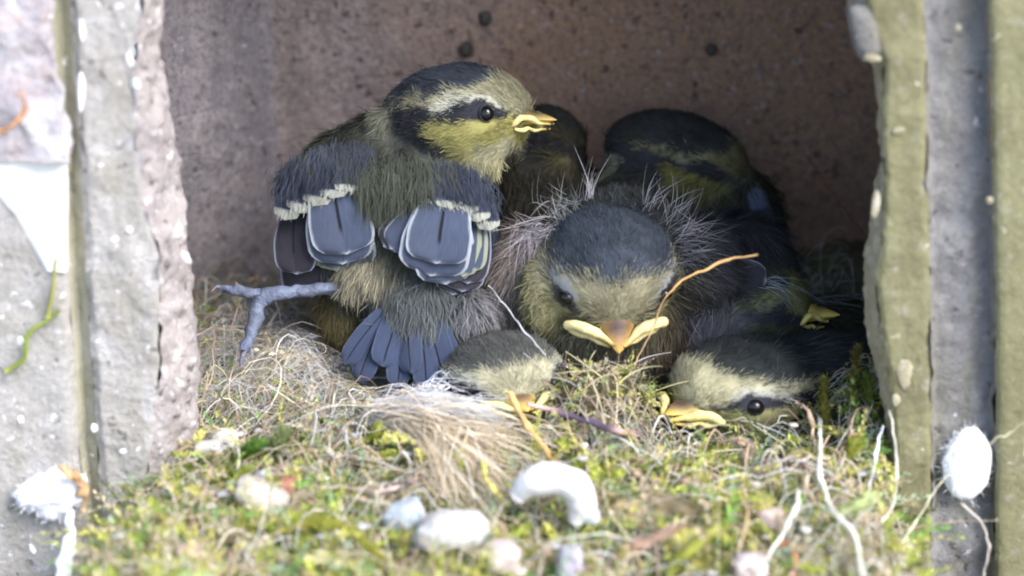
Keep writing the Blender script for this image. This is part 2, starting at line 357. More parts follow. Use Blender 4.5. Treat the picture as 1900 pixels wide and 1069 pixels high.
def height_sheet(name, O, U, Vv, nu, nv, hf, mat, kind='structure'):
    """sheet O + u U + v V pushed along its normal by hf(points)"""
    O, U, Vv = (np.asarray(x, float) for x in (O, U, Vv)); n = unit(np.cross(U, Vv))
    u, v = np.meshgrid(np.linspace(0, 1, nu), np.linspace(0, 1, nv), indexing='ij')
    p = O + u[..., None]*U + v[..., None]*Vv
    p = p + n*hf(p)[..., None]
    return tag(mesh(name, p.reshape(-1, 3), [grid_faces(nu, nv)], mat), kind=kind)
YB = 7.2
corner = P(520, 300, YB)[0]
def rough_h(p, pits):
    h = 0.10*fbm(p, 0.6, 3, 3) + 0.035*fbm(p, 3.5, 9, 3)
    pit = np.clip(noise(p, 2.4, 31)-0.45, 0, 1)*pits
    return h-pit
def back_h(p):
    h = rough_h(p, 0.16)
    for (px, py, r, d) in ((900, 33, 0.16, -0.0), (690, 80, 0.3, -0.05), (1320, 90, .15, -.08)):
        c = P(px, py, YB); q = np.linalg.norm(p-c, axis=-1)
        h = h + d*np.exp(-(q/r)**2)
    return h
height_sheet('back_wall', (corner-0.4, YB, -8), (22-corner, 0.35, 0), (0, 0, 26), 240, 240, back_h, S_BACK)
def side_h(p):
    h = rough_h(p, 0.18)
    c = P(405, 262, 5.9); q = np.linalg.norm(p-c, axis=-1)
    h = h + 0.10*np.exp(-((q-0.42)/0.08)**2) - 0.05*np.exp(-(q/0.25)**2)
    return h
height_sheet('side_wall', (-5.85, 5.3, -8), (corner+5.85-0.0, YB-5.3+0.05, 0), (0, 0, 26), 110, 260, side_h, S_SIDE)
height_sheet('return_wall', (-5.25, 0.2, -8), (-0.62, 5.4, 0), (0, 0, 26), 60, 140, lambda p: rough_h(p, .1), S_SIDE)
height_sheet('right_side_wall', (6.6, YB+0.6, -8), (-0.3, -YB-0.7, 0), (0, 0, 26), 60, 120, lambda p: rough_h(p, .12), S_BACK)
ZTOP = 11.0  # unseen roof height, set by how much sun enters the cavity
height_sheet('unseen_ceiling', (-6, YB+0.6, ZTOP+0.4), (14, 0, 0), (0, -YB-1.2, -0.3), 60, 40, lambda p: rough_h(p, .1), S_BACK)
height_sheet('cavity_floor', (-6, -1, -6), (14, 0, 0), (0, YB+2, 0), 20, 20, lambda p: rough_h(p, .0), S_BACK)
height_sheet('ground', (-6000, -6000, -130), (12000, 0, 0), (0, 12000, 0), 20, 20, lambda p: 0*p[..., 0], stone_mat('neutral_bounce_grey', (0.26, 0.25, 0.24), (0.30, 0.29, 0.28), (0.22, 0.22, 0.21), 0.9, 0.1, 0.02))  # unseen ground, its grey chosen to bounce neutral light up at the wall

def face_sheet(name, rows, cols, mat, parent, rough=0.03, f=2.0, seed=0, nu=None, push=0.0):
    """rows: pixel heights; cols: list of (px function of py, Y function of py); vertices between them follow linearly"""
    py = np.asarray(rows, float); sub = nu or 8
    A = np.stack([np.broadcast_to(c[0](py), py.shape) for c in cols], 1); B = np.stack([np.broadcast_to(c[1](py), py.shape) for c in cols], 1)
    k = np.linspace(0, len(cols)-1, (len(cols)-1)*sub+1); i = np.minimum(k.astype(int), len(cols)-2); t = k-i
    X = A[:, i]*(1-t)+A[:, i+1]*t; Y = B[:, i]*(1-t)+B[:, i+1]*t
    p = P(X, np.repeat(py[:, None], X.shape[1], 1), Y)
    d = rough*fbm(p, f, seed, 4)
    p[..., 1] += d + push
    p[..., 0] += 0.6*rough*fbm(p, f*1.7, seed+50, 3)
    return mesh(name, p.reshape(-1, 3), [grid_faces(p.shape[0], p.shape[1])[:, ::-1]], mat, parent)
def poly(*pts):
    a = np.array(pts, float); return lambda y: np.interp(y, a[:, 0], a[:, 1])
def const(v): return lambda y: 0*np.asarray(y, float)+v
ROWS = np.linspace(-420, 1500, 420)
# left jamb
lj = empty('stone_jamb', 'pale limewashed stone jamb left of the nest hole with rough pink broken edge', 'jamb')
g0 = poly((-420, 60), (0, 98), (800, 145), (1500, 215)); g1 = poly((-420, 85), (0, 132), (800, 178), (1500, 240))
e0 = poly((-420, 240), (0, 262), (80, 246), (160, 250), (300, 258), (400, 268), (480, 300), (600, 295), (760, 292), (900, 270), (1100, 262), (1500, 280))
e1 = poly((-420, 280), (0, 304), (55, 300), (85, 290), (130, 300), (250, 322), (350, 336), (450, 346), (520, 352), (600, 362), (700, 367), (800, 364), (870, 352), (950, 335), (1100, 330), (1500, 350))
face_sheet('outer_face', ROWS, [(const(-1600), const(-1.0)), (poly((-420, -300), (1500, -200)), const(-1.0)), (lambda y: g0(y)-14, const(-1.0)), (g0, const(-0.86))], S_PALE, lj, 0.08, 1.6, 3, 24)
face_sheet('groove', ROWS, [(g0, const(-0.86)), (lambda y: g0(y)*.6+g1(y)*.4, const(-0.66)), (g1, const(-0.84))], S_GROOVE, lj, 0.04, 2.0, 4, 8)
face_sheet('rib', ROWS, [(g1, const(-0.84)), (lambda y: g1(y)+12, const(-0.93)), (lambda y: e0(y)-6, const(-0.93)), (e0, const(-0.90))], S_PALE, lj, 0.085, 2.4, 5, 16)
face_sheet('broken_edge', ROWS, [(e0, const(-0.90)), (lambda y: e0(y)*.5+e1(y)*.5, const(-0.62)), (e1, const(-0.1)), (lambda y: e1(y)-3, const(0.5)), (lambda y: e1(y)-40, const(1.4))], S_EDGE, lj, 0.20, 2.6, 6, 16)
# crust of old render at the upper left, white paint below it
face_sheet('lime_crust', np.linspace(-420, 300, 150), [(const(-900), const(-1.12)), (const(-60), const(-1.25)), (poly((-420, 40), (0, 88), (100, 92), (180, 112), (260, 118), (300, 124)), const(-1.2)), (poly((-420, 50), (0, 98), (100, 100), (180, 118), (300, 130)), const(-0.86))], S_CRUST, lj, 0.22, 2.2, 8, 26)
pl = poly((296, -60), (340, -30), (372, 4), (400, 30), (440, 52), (470, 68), (505, 86))
face_sheet('paint_patch', np.linspace(296, 505, 50), [(pl, const(-1.02)), (lambda y: pl(y)*.85+118*.15, const(-1.06)), (lambda y: np.maximum(pl(y)+2, 122+0*y), const(-1.05)), (lambda y: np.maximum(pl(y)+3, 126+0*y), const(-0.86))], S_PAINT, lj, 0.02, 2, 9, 8)
def blob(name, px, py, Y, rx, rz, ry, mat, parent=None, seed=0, amp=0.18, f=1.6, col=None, rot=0.0, base=ICO3, flat=None):
    """irregular rounded lump; rx, rz in pixels of the photograph, ry depth in cm"""
    V, F = base; k = FRAME/1900.0*(DIST+Y-2)/DIST
    V = V*(1+amp*fbm(V+seed*3.7, f, seed, 3)[:, None])
    if flat: V = np.sign(V)*np.abs(V)**flat
    c, s = math.cos(R(rot)), math.sin(R(rot))
    x, z = V[:, 0]*rx*k, V[:, 2]*rz*k
    W = np.stack([x*c-z*s, V[:, 1]*ry, x*s+z*c], -1) + P(px, py, Y)
    return mesh(name, W, [F], mat, parent, col if col is not None else None)
for i, (x, y, a, b_, r) in enumerate(((152, 60, 5, 24, 4), (150, 170, 7, 45, -4), (240, 112, 6, 13, 5), (250, 155, 9, 14, 15), (236, 489, 23, 7, 32), (240, 427, 6, 7, 0),
                                       (212, 445, 7, 5, 20), (330, 430, 7, 16, -20), (345, 478, 6, 14, 30), (88, 30, 8, 5, 0), (38, 780, 6, 9, 0), (22, 905, 5, 6, 0), (60, 1020, 6, 12, 20), (175, 795, 6, 9, 10), (228, 838, 8, 6, 0), (252, 832, 8, 8, 0), (38, 632, 8, 10, 0))):
    blob('paint_fleck', x, y, -0.925 if x > 120 else -1.0, a*.9, b_*.9, 0.02, S_PAINT, lj, i, 0.55, 1.3, rot=r, base=ICO3)
# right jamb
rj = empty('olive_jamb', 'olive green painted jamb right of the nest hole with a grey vertical band', 'jamb')
r0 = poly((-420, 1545), (-20, 1572), (10, 1574), (60, 1590), (108, 1602), (122, 1622), (200, 1630), (250, 1632), (300, 1638), (330, 1626), (400, 1616), (440, 1612), (455, 1604), (520, 1602), (600, 1606), (650, 1618), (700, 1628), (760, 1640), (800, 1645), (1069, 1652), (1500, 1670))
r1 = poly((-420, 1580), (0, 1606), (60, 1618), (110, 1640), (135, 1640), (250, 1640), (340, 1642), (450, 1638), (520, 1626), (600, 1634), (700, 1650), (800, 1660), (1069, 1668), (1500, 1690))
b0 = poly((-420, 1700), (0, 1714), (600, 1727), (1069, 1728), (1500, 1740)); b1 = poly((-420, 1820), (0, 1834), (600, 1848), (1069, 1846), (1500, 1850))
face_sheet('broken_edge', ROWS, [(lambda y: r0(y)+60, const(1.6)), (lambda y: r0(y)+4, const(0.5)), (r0, const(-0.2)), (lambda y: r0(y)*.5+r1(y)*.5, const(-0.62)), (r1, const(-0.9))], S_CREAM, rj, 0.12, 4.6, 16, 14)
face_sheet('inner_face', ROWS, [(r1, const(-0.9)), (lambda y: r1(y)+8, const(-0.94)), (lambda y: b0(y)-8, const(-0.94)), (b0, const(-0.9))], S_OLIVE, rj, 0.06, 2.4, 17, 14)
face_sheet('grey_band', ROWS, [(b0, const(-0.9)), (lambda y: b0(y)+9, const(-0.66)), (lambda y: b1(y)-9, const(-0.66)), (b1, const(-0.95))], S_STRIP, rj, 0.13, 2.2, 18, 16)
face_sheet('outer_face', ROWS, [(b1, const(-0.95)), (lambda y: b1(y)+8, const(-1.0)), (const(2200), const(-1.0)), (const(3500), const(-1.0))], S_OLIVE, rj, 0.04, 1.6, 19, 24)
blob('top_chunk', 1604, 58, -0.72, 26, 54, 0.25, S_STRIP, rj, 3, 0.35, 1.6, rot=16, flat=0.6)
for i, (x, y, a, b_, r) in enumerate(((1666, 243, 13, 7, 10), (1680, 694, 17, 34, 8), (1662, 742, 9, 14, 0), (1618, 108, 20, 9, -10), (1885, 332, 6, 8, 0), (1836, 372, 8, 9, 0), (1778, 52, 6, 8, 0), (1625, 380, 9, 30, -8))):
    blob('paint_chip', x, y, -0.95, a*.85, b_*.85, 0.03, S_CREAM, rj, i+20, 0.6, 1.4, rot=r, base=ICO3)
# wall over and under the hole
def slab(name, x0, x1, y0, y1, z0, z1, mat):
    bm = bmesh.new(); bmesh.ops.create_cube(bm, size=1.0)
    for v in bm.verts: v.co = ((x0+x1)/2+v.co.x*(x1-x0), (y0+y1)/2+v.co.y*(y1-y0), (z0+z1)/2+v.co.z*(z1-z0))
    bmesh.ops.bevel(bm, geom=bm.edges[:], offset=0.12, segments=2, affect='EDGES')
    me = bpy.data.meshes.new(name); bm.to_mesh(me); bm.free(); me.materials.append(mat)
    o = bpy.data.objects.new(name, me); COL.objects.link(o); return tag(o, kind='structure')
slab('unseen_lintel', -26, 26, -1.6, 9, ZTOP+0.45, ZTOP+14, S_PALE)  # unseen, raised with the ceiling to let sunlight in
slab('wall_base', -26, 26, -0.6, 9, -129.9, -6.2, S_PALE)

# ------------------------------------------------------------------ nest surface
ANCH = [(-300, 1100, -3.2), (150, 1082, -3.2), (500, 1080, -3.2), (950, 1082, -3.2), (1400, 1082, -3.2), (1750, 1090, -3.2), (2200, 1110, -3.2),
        (-300, 1250, -5), (400, 1240, -5), (950, 1230, -5), (1500, 1240, -5), (2200, 1260, -5),
        (230, 1000, -1.5), (370, 940, -1.5), (600, 930, -1.5), (950, 940, -1.5), (1350, 930, -1.5), (1600, 940, -1.5), (1800, 1050, -1.5), (0, 1060, -1.5),
        (340, 830, 0.3), (480, 800, 0.3), (640, 785, 0.3), (800, 785, 0.3), (930, 870, 0.3), (1085, 745, 0.2), (1200, 850, 0.3), (1340, 850, 0.3), (1480, 825, 0.3), (1610, 700, 0.3), (1750, 740, .3),
        (330, 700, 2), (450, 690, 2), (560, 680, 2), (660, 710, 2), (920, 880, 2), (1200, 860, 2), (1450, 850, 2), (1620, 700, 2),
        (350, 600, 4), (450, 595, 4), (560, 600, 4), (720, 660, 4), (1000, 720, 4), (1300, 720, 4), (1560, 600, 4),
        (380, 540, 6.5), (520, 530, 6.5), (800, 560, 6.5), (1200, 560, 6.5), (1500, 470, 6.5), (1700, 440, 6.5)]
AP = np.array([P(*a) for a in ANCH])
def _tps(r2): return np.where(r2 > 1e-12, 0.5*r2*np.log(np.maximum(r2, 1e-12)), 0)
_d2 = ((AP[:, None, :2]-AP[None, :, :2])**2).sum(-1); _n = len(AP)
_A = np.zeros((_n+3, _n+3)); _A[:_n, :_n] = _tps(_d2)+0.3*np.eye(_n); _A[:_n, _n] = 1; _A[:_n, _n+1:] = AP[:, :2]; _A[_n:, :_n] = _A[:_n, _n:].T
_W = np.linalg.solve(_A, np.append(AP[:, 2], [0, 0, 0]))
def nest_z(x, y):
    x = np.asarray(x, float); y = np.asarray(y, float)
    k = _tps((x[..., None]-AP[:, 0])**2+(y[..., None]-AP[:, 1])**2)
    z = k@_W[:_n]+_W[_n]+x*_W[_n+1]+y*_W[_n+2]
    q = np.stack([x, y, 0*x], -1)
    out = np.maximum(np.maximum(-5.45-x, x-5.4), 0)*np.clip((0.0-y)/0.3, 0, 1)
    return z - np.minimum(7*out, 8) + 0.30*fbm(q, 1.1, 61, 3) + 0.10*fbm(q, 4, 63, 2)
def nest_pt(px, py):
    """point of the nest surface seen at px,py"""
    Y = np.linspace(-5, 7, 240); p = P(np.full(240, px), np.full(240, py), Y)
    d = p[:, 2]-nest_z(p[:, 0], p[:, 1]); i = np.nonzero(d < 0)[0]
    if len(i) == 0: return p[-1]
    return p[i[0]]
NX0, NX1, NY0, NY1 = -9.0, 8.5, -5.0, 7.0
gx, gy = np.meshgrid(np.linspace(NX0, NX1, 200), np.linspace(NY0, NY1, 150), indexing='ij')
gz = nest_z(gx, gy)
ncol = np.array([0.11, 0.10, 0.06])*(1+0.5*fbm(np.stack([gx, gy, gz], -1), 1.5, 70, 3)[..., None])
nest = mesh('nest_bed', np.stack([gx, gy, gz-0.12], -1).reshape(-1, 3), [grid_faces(200, 150)], M_SOIL, None, ncol.reshape(-1, 3))
tag(nest, 'matted bed of moss and hair filling the bottom of the hole', 'nest', kind='structure')

def on(px, py, off=0.35):
    return P(px, py, nest_pt(px, py)[1]-off)
def scatter(n, dens):
    """n points on the nest, kept with probability dens(px,py-like coordinates)"""
    out = []
    while sum(len(o) for o in out) < n:
        x = rng.uniform(NX0, NX1, n); y = rng.uniform(NY0, NY1, n)
        k = rng.uniform(0, 1, n) < dens(x, y); out.append(np.stack([x[k], y[k]], -1))
    q = np.vstack(out)[:n]; return np.column_stack([q, nest_z(q[:, 0], q[:, 1])])
def project(p):
    """world -> photo pixel"""
    d = p-CAM; f = d[..., 1]*_cp - d[..., 2]*_sp; u = d[..., 1]*_sp + d[..., 2]*_cp
    k = 1900*DIST/FRAME; return 950+k*d[..., 0]/f, 534.5-k*u/f
def in_hole(x, y):
    ok = ((x > -5.25-0.1*y) & (x < 5.6) & (y < 6.2+.6*np.minimum(x+4.6, 0))) | ((y < -1.05) & (x > -5.75) & (x < 5.7))
    return ok
PAL = np.array([[0.41, 0.46, 0.09], [0.23, 0.40, 0.11], [0.14, 0.17, 0.06], [0.60, 0.57, 0.17], [0.60, 0.51, 0.37], [0.36, 0.47, 0.32], [0.07, 0.08, 0.035]])
def moss(name, n, dens, size, pal_w, leaf=0.10, M=14, up=0.6, parent=None, roots=None, dirs=None):
    r = scatter(n, dens) if roots is None else roots; n = len(r)
    L = rng.uniform(*size, n)
    d = rng.normal(0, 1, (n, 3)); d[:, 2] = np.abs(d[:, 2])*up+0.15; d[:, 1] -= 0.35; d = unit(d)
    if dirs is not None: d = unit(dirs+0.25*rng.normal(0, 1, (n, 3)))
    bend = rng.normal(0, 0.35, (n, 3)); bend[:, 2] -= 0.35
    K = 5; t = np.linspace(0, 1, K)[None, :, None]
    pts = r[:, None] + d[:, None]*L[:, None, None]*t + bend[:, None]*(L[:, None, None]*t**2)
    w_ = np.array(pal_w, float); w_ /= w_.sum(); ci = rng.choice(len(PAL), n, p=w_)
    patch = noise(r, 0.9, 81)+0.5*noise(r, 2.5, 82)
    ci = np.where((patch > 0.45) & (rng.uniform(0, 1, n) < 0.6), 0, ci); ci = np.where((patch < -0.55) & (rng.uniform(0, 1, n) < 0.6), 2, ci)
    c = PAL[ci]*rng.uniform(0.8, 1.45, (n, 1))
    # leaflets
    tm = np.linspace(0.08, 1.0, M)[None, :] + rng.uniform(-0.02, 0.02, (n, M))
    b = r[:, None] + d[:, None]*(L[:, None]*tm)[..., None] + bend[:, None]*(L[:, None]*tm**2)[..., None]
    ax = unit(d[:, None] + 2*bend[:, None]*tm[..., None])
    ref = unit(np.cross(ax, rng.normal(0, 1, (n, 1, 3)))); bi = np.cross(ax, ref)
    an = np.arange(M)[None]*2.4 + rng.uniform(0, 6.28, (n, 1))
    rad = ref*np.cos(an)[..., None]+bi*np.sin(an)[..., None]
    ld = unit(rad*0.8+ax*0.9); sd_ = unit(np.cross(ld, ax))
    ll = (leaf*rng.uniform(0.7, 1.3, (n, 1))*(1.1-0.6*tm))[..., None]
    tipc = b+ld*ll; mid = b+ld*ll*0.45
    wv = sd_*ll*0.22
    V = np.stack([b, mid-wv, tipc, mid+wv], 2).reshape(-1, 3)
    F = np.arange(len(V)).reshape(-1, 4)
    lc = np.clip(c[:, None]*rng.uniform(0.8, 1.25, (n, M, 1)), 0, 0.8); Cl = np.repeat(lc[:, :, None], 4, 2).reshape(-1, 3)
    side = unit(np.cross(d, rng.normal(0, 1, (n, 3))))
    prof = np.linspace(1, 0.4, K)[None, :, None]*0.012
    SV = np.stack([pts-side[:, None]*prof, pts+side[:, None]*prof], 2).reshape(-1, 3)
    bs = (np.arange(n)*K*2)[:, None]+(np.arange(K-1)*2)[None]+len(V)
    SF = np.stack([bs, bs+1, bs+3, bs+2], -1).reshape(-1, 4)
    Cs = np.repeat(c*0.7, K*2, 0)
    return mesh(name, np.vstack([V, SV]), [np.vstack([F, SF])], M_MOSS, parent, np.vstack([Cl, Cs]), smooth=False)
def d_front(x, y):
    px, py = project(np.stack([x, y, nest_z(x, y)], -1))
    d = np.interp(py, [500, 620, 720, 800, 900, 1100], [0.25, 0.25, 0.6, 0.8, 1.0, 1.0])
    felt = np.exp(-((px-590)/210)**2-((py-675)/85)**2)
    pt = np.clip(0.75+0.9*noise(np.stack([x, y, 0*x], -1), 1.5, 87), 0.12, 1)
    return d*(1-0.85*felt)*in_hole(x, y)*pt
tag(moss('moss', 11000, d_front, (0.2, 0.55), (4, 3.4, 2.6, 2.4, 4.6, 2.6, 0.9)), 'yellow green moss sprigs woven all over the front of the nest', 'moss', kind='stuff')

def d_near(x, y):
    px, py = project(np.stack([x, y, nest_z(x, y)], -1))
    return np.clip((py-790)/200, 0.02, 1)*in_hole(x, y)*(py < 1180)*np.clip(0.5+1.2*noise(np.stack([x, y, 0*x], -1), 1.1, 88), 0.05, 1)
tag(moss('coarse_moss', 2600, d_near, (0.45, 1.0), (4, 1.6, 0.5, 4.5, 6, 2, 0.2), leaf=0.17, M=20, up=0.7), 'larger pale yellow moss fronds tangled along the near edge of the nest', 'moss', kind='stuff')
def fibres(name, n, dens, length, cols, rad=(0.006, 0.014), hgt=(0.02, 0.35), mat=None, heading=None, K=9, curl=1.2, parent=None):
    r = scatter(n, dens); L = rng.uniform(*length, n)
    h0 = rng.uniform(0, 2*np.pi, n) if heading is None else rng.normal(heading[0], heading[1], n)
    kap = rng.normal(0, curl, n); k2 = rng.normal(0, curl, n)
    t = np.linspace(0, 1, K)
    ang = h0[:, None]+kap[:, None]*t+k2[:, None]*t**2
    dx = np.cumsum(np.cos(ang), 1)/K*L[:, None]; dy = np.cumsum(np.sin(ang), 1)/K*L[:, None]
    x = r[:, :1]+dx; y = np.clip(r[:, 1:2]+dy, -5, 6.9); x = np.where(y > -1, np.clip(x, -5.4, 5.8), x)
    z = nest_z(x, y)+rng.uniform(*hgt, (n, 1))*np.sin(np.pi*np.clip(t*rng.uniform(0.7, 1.3, (n, 1)), 0, 1))[..., :]+rng.normal(0, 0.03, (n, 1))
    pts = np.stack([x, y, z], -1)
    T = unit(np.gradient(pts, axis=1)); s = unit(np.cross(T, np.array([0.1, 0.2, 1.0]))); b = np.cross(s, T)
    rr = rng.uniform(*rad, n)[:, None]*np.linspace(1, 0.5, K)[None]
    a = np.array([0, 2.094, 4.189])
    V = pts[:, :, None]+rr[..., None, None]*(np.cos(a)[:, None]*s[:, :, None]+np.sin(a)[:, None]*b[:, :, None])
    base = (np.arange(n)*K*3)[:, None, None]+(np.arange(K-1)*3)[None, :, None]; j = np.arange(3)[None, None]; j2 = (j+1) % 3
    F = np.stack([base+j, base+j2, base+3+j2, base+3+j], -1).reshape(-1, 4)
    cols = np.array(cols); c = cols[rng.integers(0, len(cols), n)]*rng.uniform(0.75, 1.25, (n, 1))
    return mesh(name, V.reshape(-1, 3), [F], mat or M_FIB, parent, np.repeat(np.clip(c, 0, 0.85), K*3, 0))
def d_felt(x, y):
    px, py = project(np.stack([x, y, nest_z(x, y)], -1))
    return np.clip(np.exp(-((px-600)/250)**2-((py-685)/90)**2)+0.3*np.exp(-((px-1090)/80)**2-((py-720)/60)**2)+0.06, 0, 1)*in_hole(x, y)
tag(fibres('hair_felt', 7000, d_felt, (0.5, 2.0), [(0.56, 0.56, 0.56), (0.60, 0.57, 0.50), (0.46, 0.46, 0.42), (0.66, 0.66, 0.68), (0.50, 0.40, 0.24)], (0.003, 0.0075), (0.02, 0.4), curl=2.0), 'felt of fine grey hair matted around the foot of the back-turned chick', 'hair', kind='stuff')
def d_any(x, y): return d_front(x, y)
tag(fibres('dry_fibre', 1300, d_any, (0.4, 1.8), [(0.55, 0.46, 0.30), (0.62, 0.57, 0.45), (0.45, 0.32, 0.19), (0.34, 0.25, 0.20), (0.66, 0.64, 0.60), (0.5, 0.36, 0.27)], (0.008, 0.024), (0.15, 0.6)), 'loose dry grass fibres mixed through the mossy nest front', 'grass', kind='stuff')

def chaff(n):
    r = scatter(n, lambda x, y: d_near(x, y)**0.6*in_hole(x, y)); V0, F0 = ICO2[0], ICO2[1]
    sc_ = rng.uniform(0.03, 0.10, (n, 1, 1))*np.array([1.2, 0.8, 0.35]); a = rng.uniform(0, 6.28, n)
    V = (V0[None]*(1+0.35*rng.normal(0, 1, (n, len(V0), 1)).clip(-1, 1)*0.5))*sc_
    x = V[..., 0]*np.cos(a)[:, None]-V[..., 1]*np.sin(a)[:, None]; y = V[..., 0]*np.sin(a)[:, None]+V[..., 1]*np.cos(a)[:, None]
    V = np.stack([x, y, V[..., 2]], -1)+r[:, None]+np.array([0, 0, 0.12])+rng.uniform(0, .3, (n, 1, 1))*np.array([0, 0, 1])
    F = F0[None]+(np.arange(n)*len(V0))[:, None, None]
    c = np.array([(0.55, 0.53, 0.51), (0.52, 0.45, 0.33), (0.4, 0.4, 0.43), (0.40, 0.27, 0.18), (0.52, 0.46, 0.42)])[rng.integers(0, 5, n)]
    return mesh('chaff', V.reshape(-1, 3), [F.reshape(-1, 3)], M_PEB, None, np.repeat(c, len(V0), 0))
tag(chaff(200), 'small pale crumbs and husks strewn through the moss near the front', 'debris', kind='stuff')
tag(fibres('long_hair', 260, lambda x, y: d_near(x, y)**0.5, (1.2, 3.4), [(0.62, 0.56, 0.44), (0.66, 0.65, 0.62), (0.55, 0.45, 0.30)], (0.007, 0.014), (0.25, 0.7), curl=1.6, K=14), 'long pale loose hairs and straws draped over the front moss', 'hair', kind='stuff')
# ------------------------------------------------------------------ chicks
DK = (0.035, 0.036, 0.045); CROWN = (0.055, 0.06, 0.07); PALE = (0.40, 0.375, 0.25); CHEEK = (0.42, 0.38, 0.15)
class Ell:
    def __init__(s, c, rad, ax, col, length, flow, lift=0.35, name=''):
        s.c = np.asarray(c, float); s.r = np.asarray(rad, float); s.A = np.asarray(ax, float)
        s.col = np.asarray(col, float); s.len = length; s.flow = np.asarray(flow, float); s.lift = lift; s.name = name
    def q(s, p): return np.linalg.norm(((p-s.c)@s.A.T)/s.r, axis=-1)
def frame(fwd, up=(0, 0, 1), roll=0.0):
    f = unit(fwd); r = unit(np.cross(f, np.asarray(up, float))); u = np.cross(r, f)
    c, s = math.cos(R(roll)), math.sin(R(roll)); r2 = c*r+s*u; u2 = -s*r+c*u
    return np.stack([f, r2, u2])
class Chick:
    def __init__(s, label, head_c, fwd, head_r, roll=0.0, pal=None, up=(0, 0, 1)):
        s.root = empty('chick', label, 'chick', 'blue tit chicks crowded in the nest')
        s.A = frame(fwd, up, roll); s.hc = np.asarray(head_c, float); s.hr = np.asarray(head_r, float)
        s.pal = dict(crown=CROWN, pale=PALE, cheek=CHEEK, dark=DK, chin=(0.50, 0.48, 0.34), nape=(0.42, 0.40, 0.28), body=(0.10, 0.10, 0.07), brow=(0.50, 0.49, 0.40))
        if pal: s.pal.update(pal)
        s.eyec = []
        s.ells = [Ell(s.hc, s.hr, s.A, s.pal['body'], 0.135, -s.A[0], 0.26, 'head')]
    def hp(s, f, r, u): return s.hc + (np.array([f, r, u])*s.hr)@s.A
    def hdir(s, az, el, rr=1.0):
        a, e = R(az), R(el); return s.hp(math.cos(e)*math.cos(a)*rr, math.cos(e)*math.sin(a)*rr, math.sin(e)*rr)
    def add(s, c, rad, ax, col, length, flow, lift=0.35, name=''):
        s.ells.append(Ell(c, rad, ax, col, length, unit(flow), lift, name)); return s
    def head_col(s, p):
        d = ((p-s.hc)@s.A.T)/s.hr; d = unit(d)
        j = np.stack([noise(p, 4.5, k) for k in (3, 4, 5)], -1)*0.10; d = unit(d+j)
        az = np.degrees(np.arctan2(np.abs(d[:, 1]), d[:, 0])); el = np.degrees(np.arcsin(np.clip(d[:, 2], -1, 1)))
        P_ = {k: np.array(v) for k, v in s.pal.items() if k != 'hw'}
        crown = np.interp(az, [0, 25, 45, 70, 110, 140, 180], s.pal.get('crown_el', [52, 48, 38, 36, 34, 30, 24]))
        es = np.interp(az, [0, 30, 50, 80, 110, 180], [-14, -2, 6, 6, 6, 4]); hw = np.interp(az, [15, 30, 50, 62, 85, 110, 140, 180], s.pal.get('hw', [1, 5, 11, 9, 5, 9, 14, 18]))
        c = np.tile(P_['chin'], (len(p), 1))
        def put(m, col): c[m] = col
        put((el > -62) & (az < 100), P_['cheek'])
        put((el < -38+12*np.sin(az*.05)) & (az < 55), P_['chin'])
        put((az > np.interp(el, [-70, -30, 10], [75, 88, 100])+s.pal.get('az_dark', 0)), P_['dark'])
        put((az > 132) & (el < -4), P_['nape'])
        put((az > 120) & (el < -30), P_['body'])
        put((el > es), P_['pale'])
        put((el > es+hw) & (el < es+hw+8) & (az > 35) & (az < 85), P_['brow'])
        put(np.abs(el-es) < hw, P_['dark'])
        put(el > crown, P_['crown'])
        put((el > crown-7) & (el < crown) & (az > 60) & (rng.uniform(0, 1, len(p)) < .4), P_['crown'])
        return c
    def eval(s, p):
        q = np.stack([e.q(p) for e in s.ells], -1)
        w_ = np.exp(-9*(q-q.min(-1, keepdims=True))); w_ /= w_.sum(-1, keepdims=True)
        col = np.zeros((len(p), 3)); ln = np.zeros(len(p)); fl = np.zeros((len(p), 3)); lf = np.zeros(len(p))
        for i, e in enumerate(s.ells):
            col += w_[:, i:i+1]*(s.head_col(p) if i == 0 else e.col)
            ln += w_[:, i]*e.len; lf += w_[:, i]*e.lift
            f = unit(p-s.hp(1.25, 0, -0.2)) + 0.5*e.flow if i == 0 else e.flow
            fl += w_[:, i:i+1]*f
        col = col*(1+0.28*noise(p, 3.2, 91)+0.15*noise(p, 8, 92))[:, None]
        return col, ln, unit(fl), lf
    def build(s, n_fur, voxel=0.075, fluff=1.0, width=0.0100):
        bm = bmesh.new()
        for e in s.ells:
            V, F = ICO3; W = e.c+(V*e.r)@e.A
            vs = [bm.verts.new(v) for v in W]
            for f in F: bm.faces.new([vs[i] for i in f])
        me = bpy.data.meshes.new('tmp'); bm.to_mesh(me); bm.free()
        o = bpy.data.objects.new('tmp', me); COL.objects.link(o)
        m = o.modifiers.new('r', 'REMESH'); m.mode = 'VOXEL'; m.voxel_size = voxel
        m2 = o.modifiers.new('s', 'SMOOTH'); m2.factor = 0.5; m2.iterations = 8
        dg = bpy.context.evaluated_depsgraph_get(); ev = o.evaluated_get(dg); em = ev.to_mesh(); em.calc_loop_triangles()
        V = np.empty(len(em.vertices)*3, np.float32); em.vertices.foreach_get('co', V); V = V.reshape(-1, 3).astype(float)
        T = np.empty(len(em.loop_triangles)*3, np.int32); em.loop_triangles.foreach_get('vertices', T); T = T.reshape(-1, 3)
        N = np.empty(len(em.vertices)*3, np.float32); em.vertices.foreach_get('normal', N); N = N.reshape(-1, 3).astype(float)
        ev.to_mesh_clear(); bpy.data.objects.remove(o); bpy.data.meshes.remove(me)
        col, ln, fl, lf = s.eval(V)
        s.body = mesh('body', V, [T], M_SKIN, s.root, col*0.8)
        # plumage
        a = np.linalg.norm(np.cross(V[T[:, 1]]-V[T[:, 0]], V[T[:, 2]]-V[T[:, 0]]), axis=1)
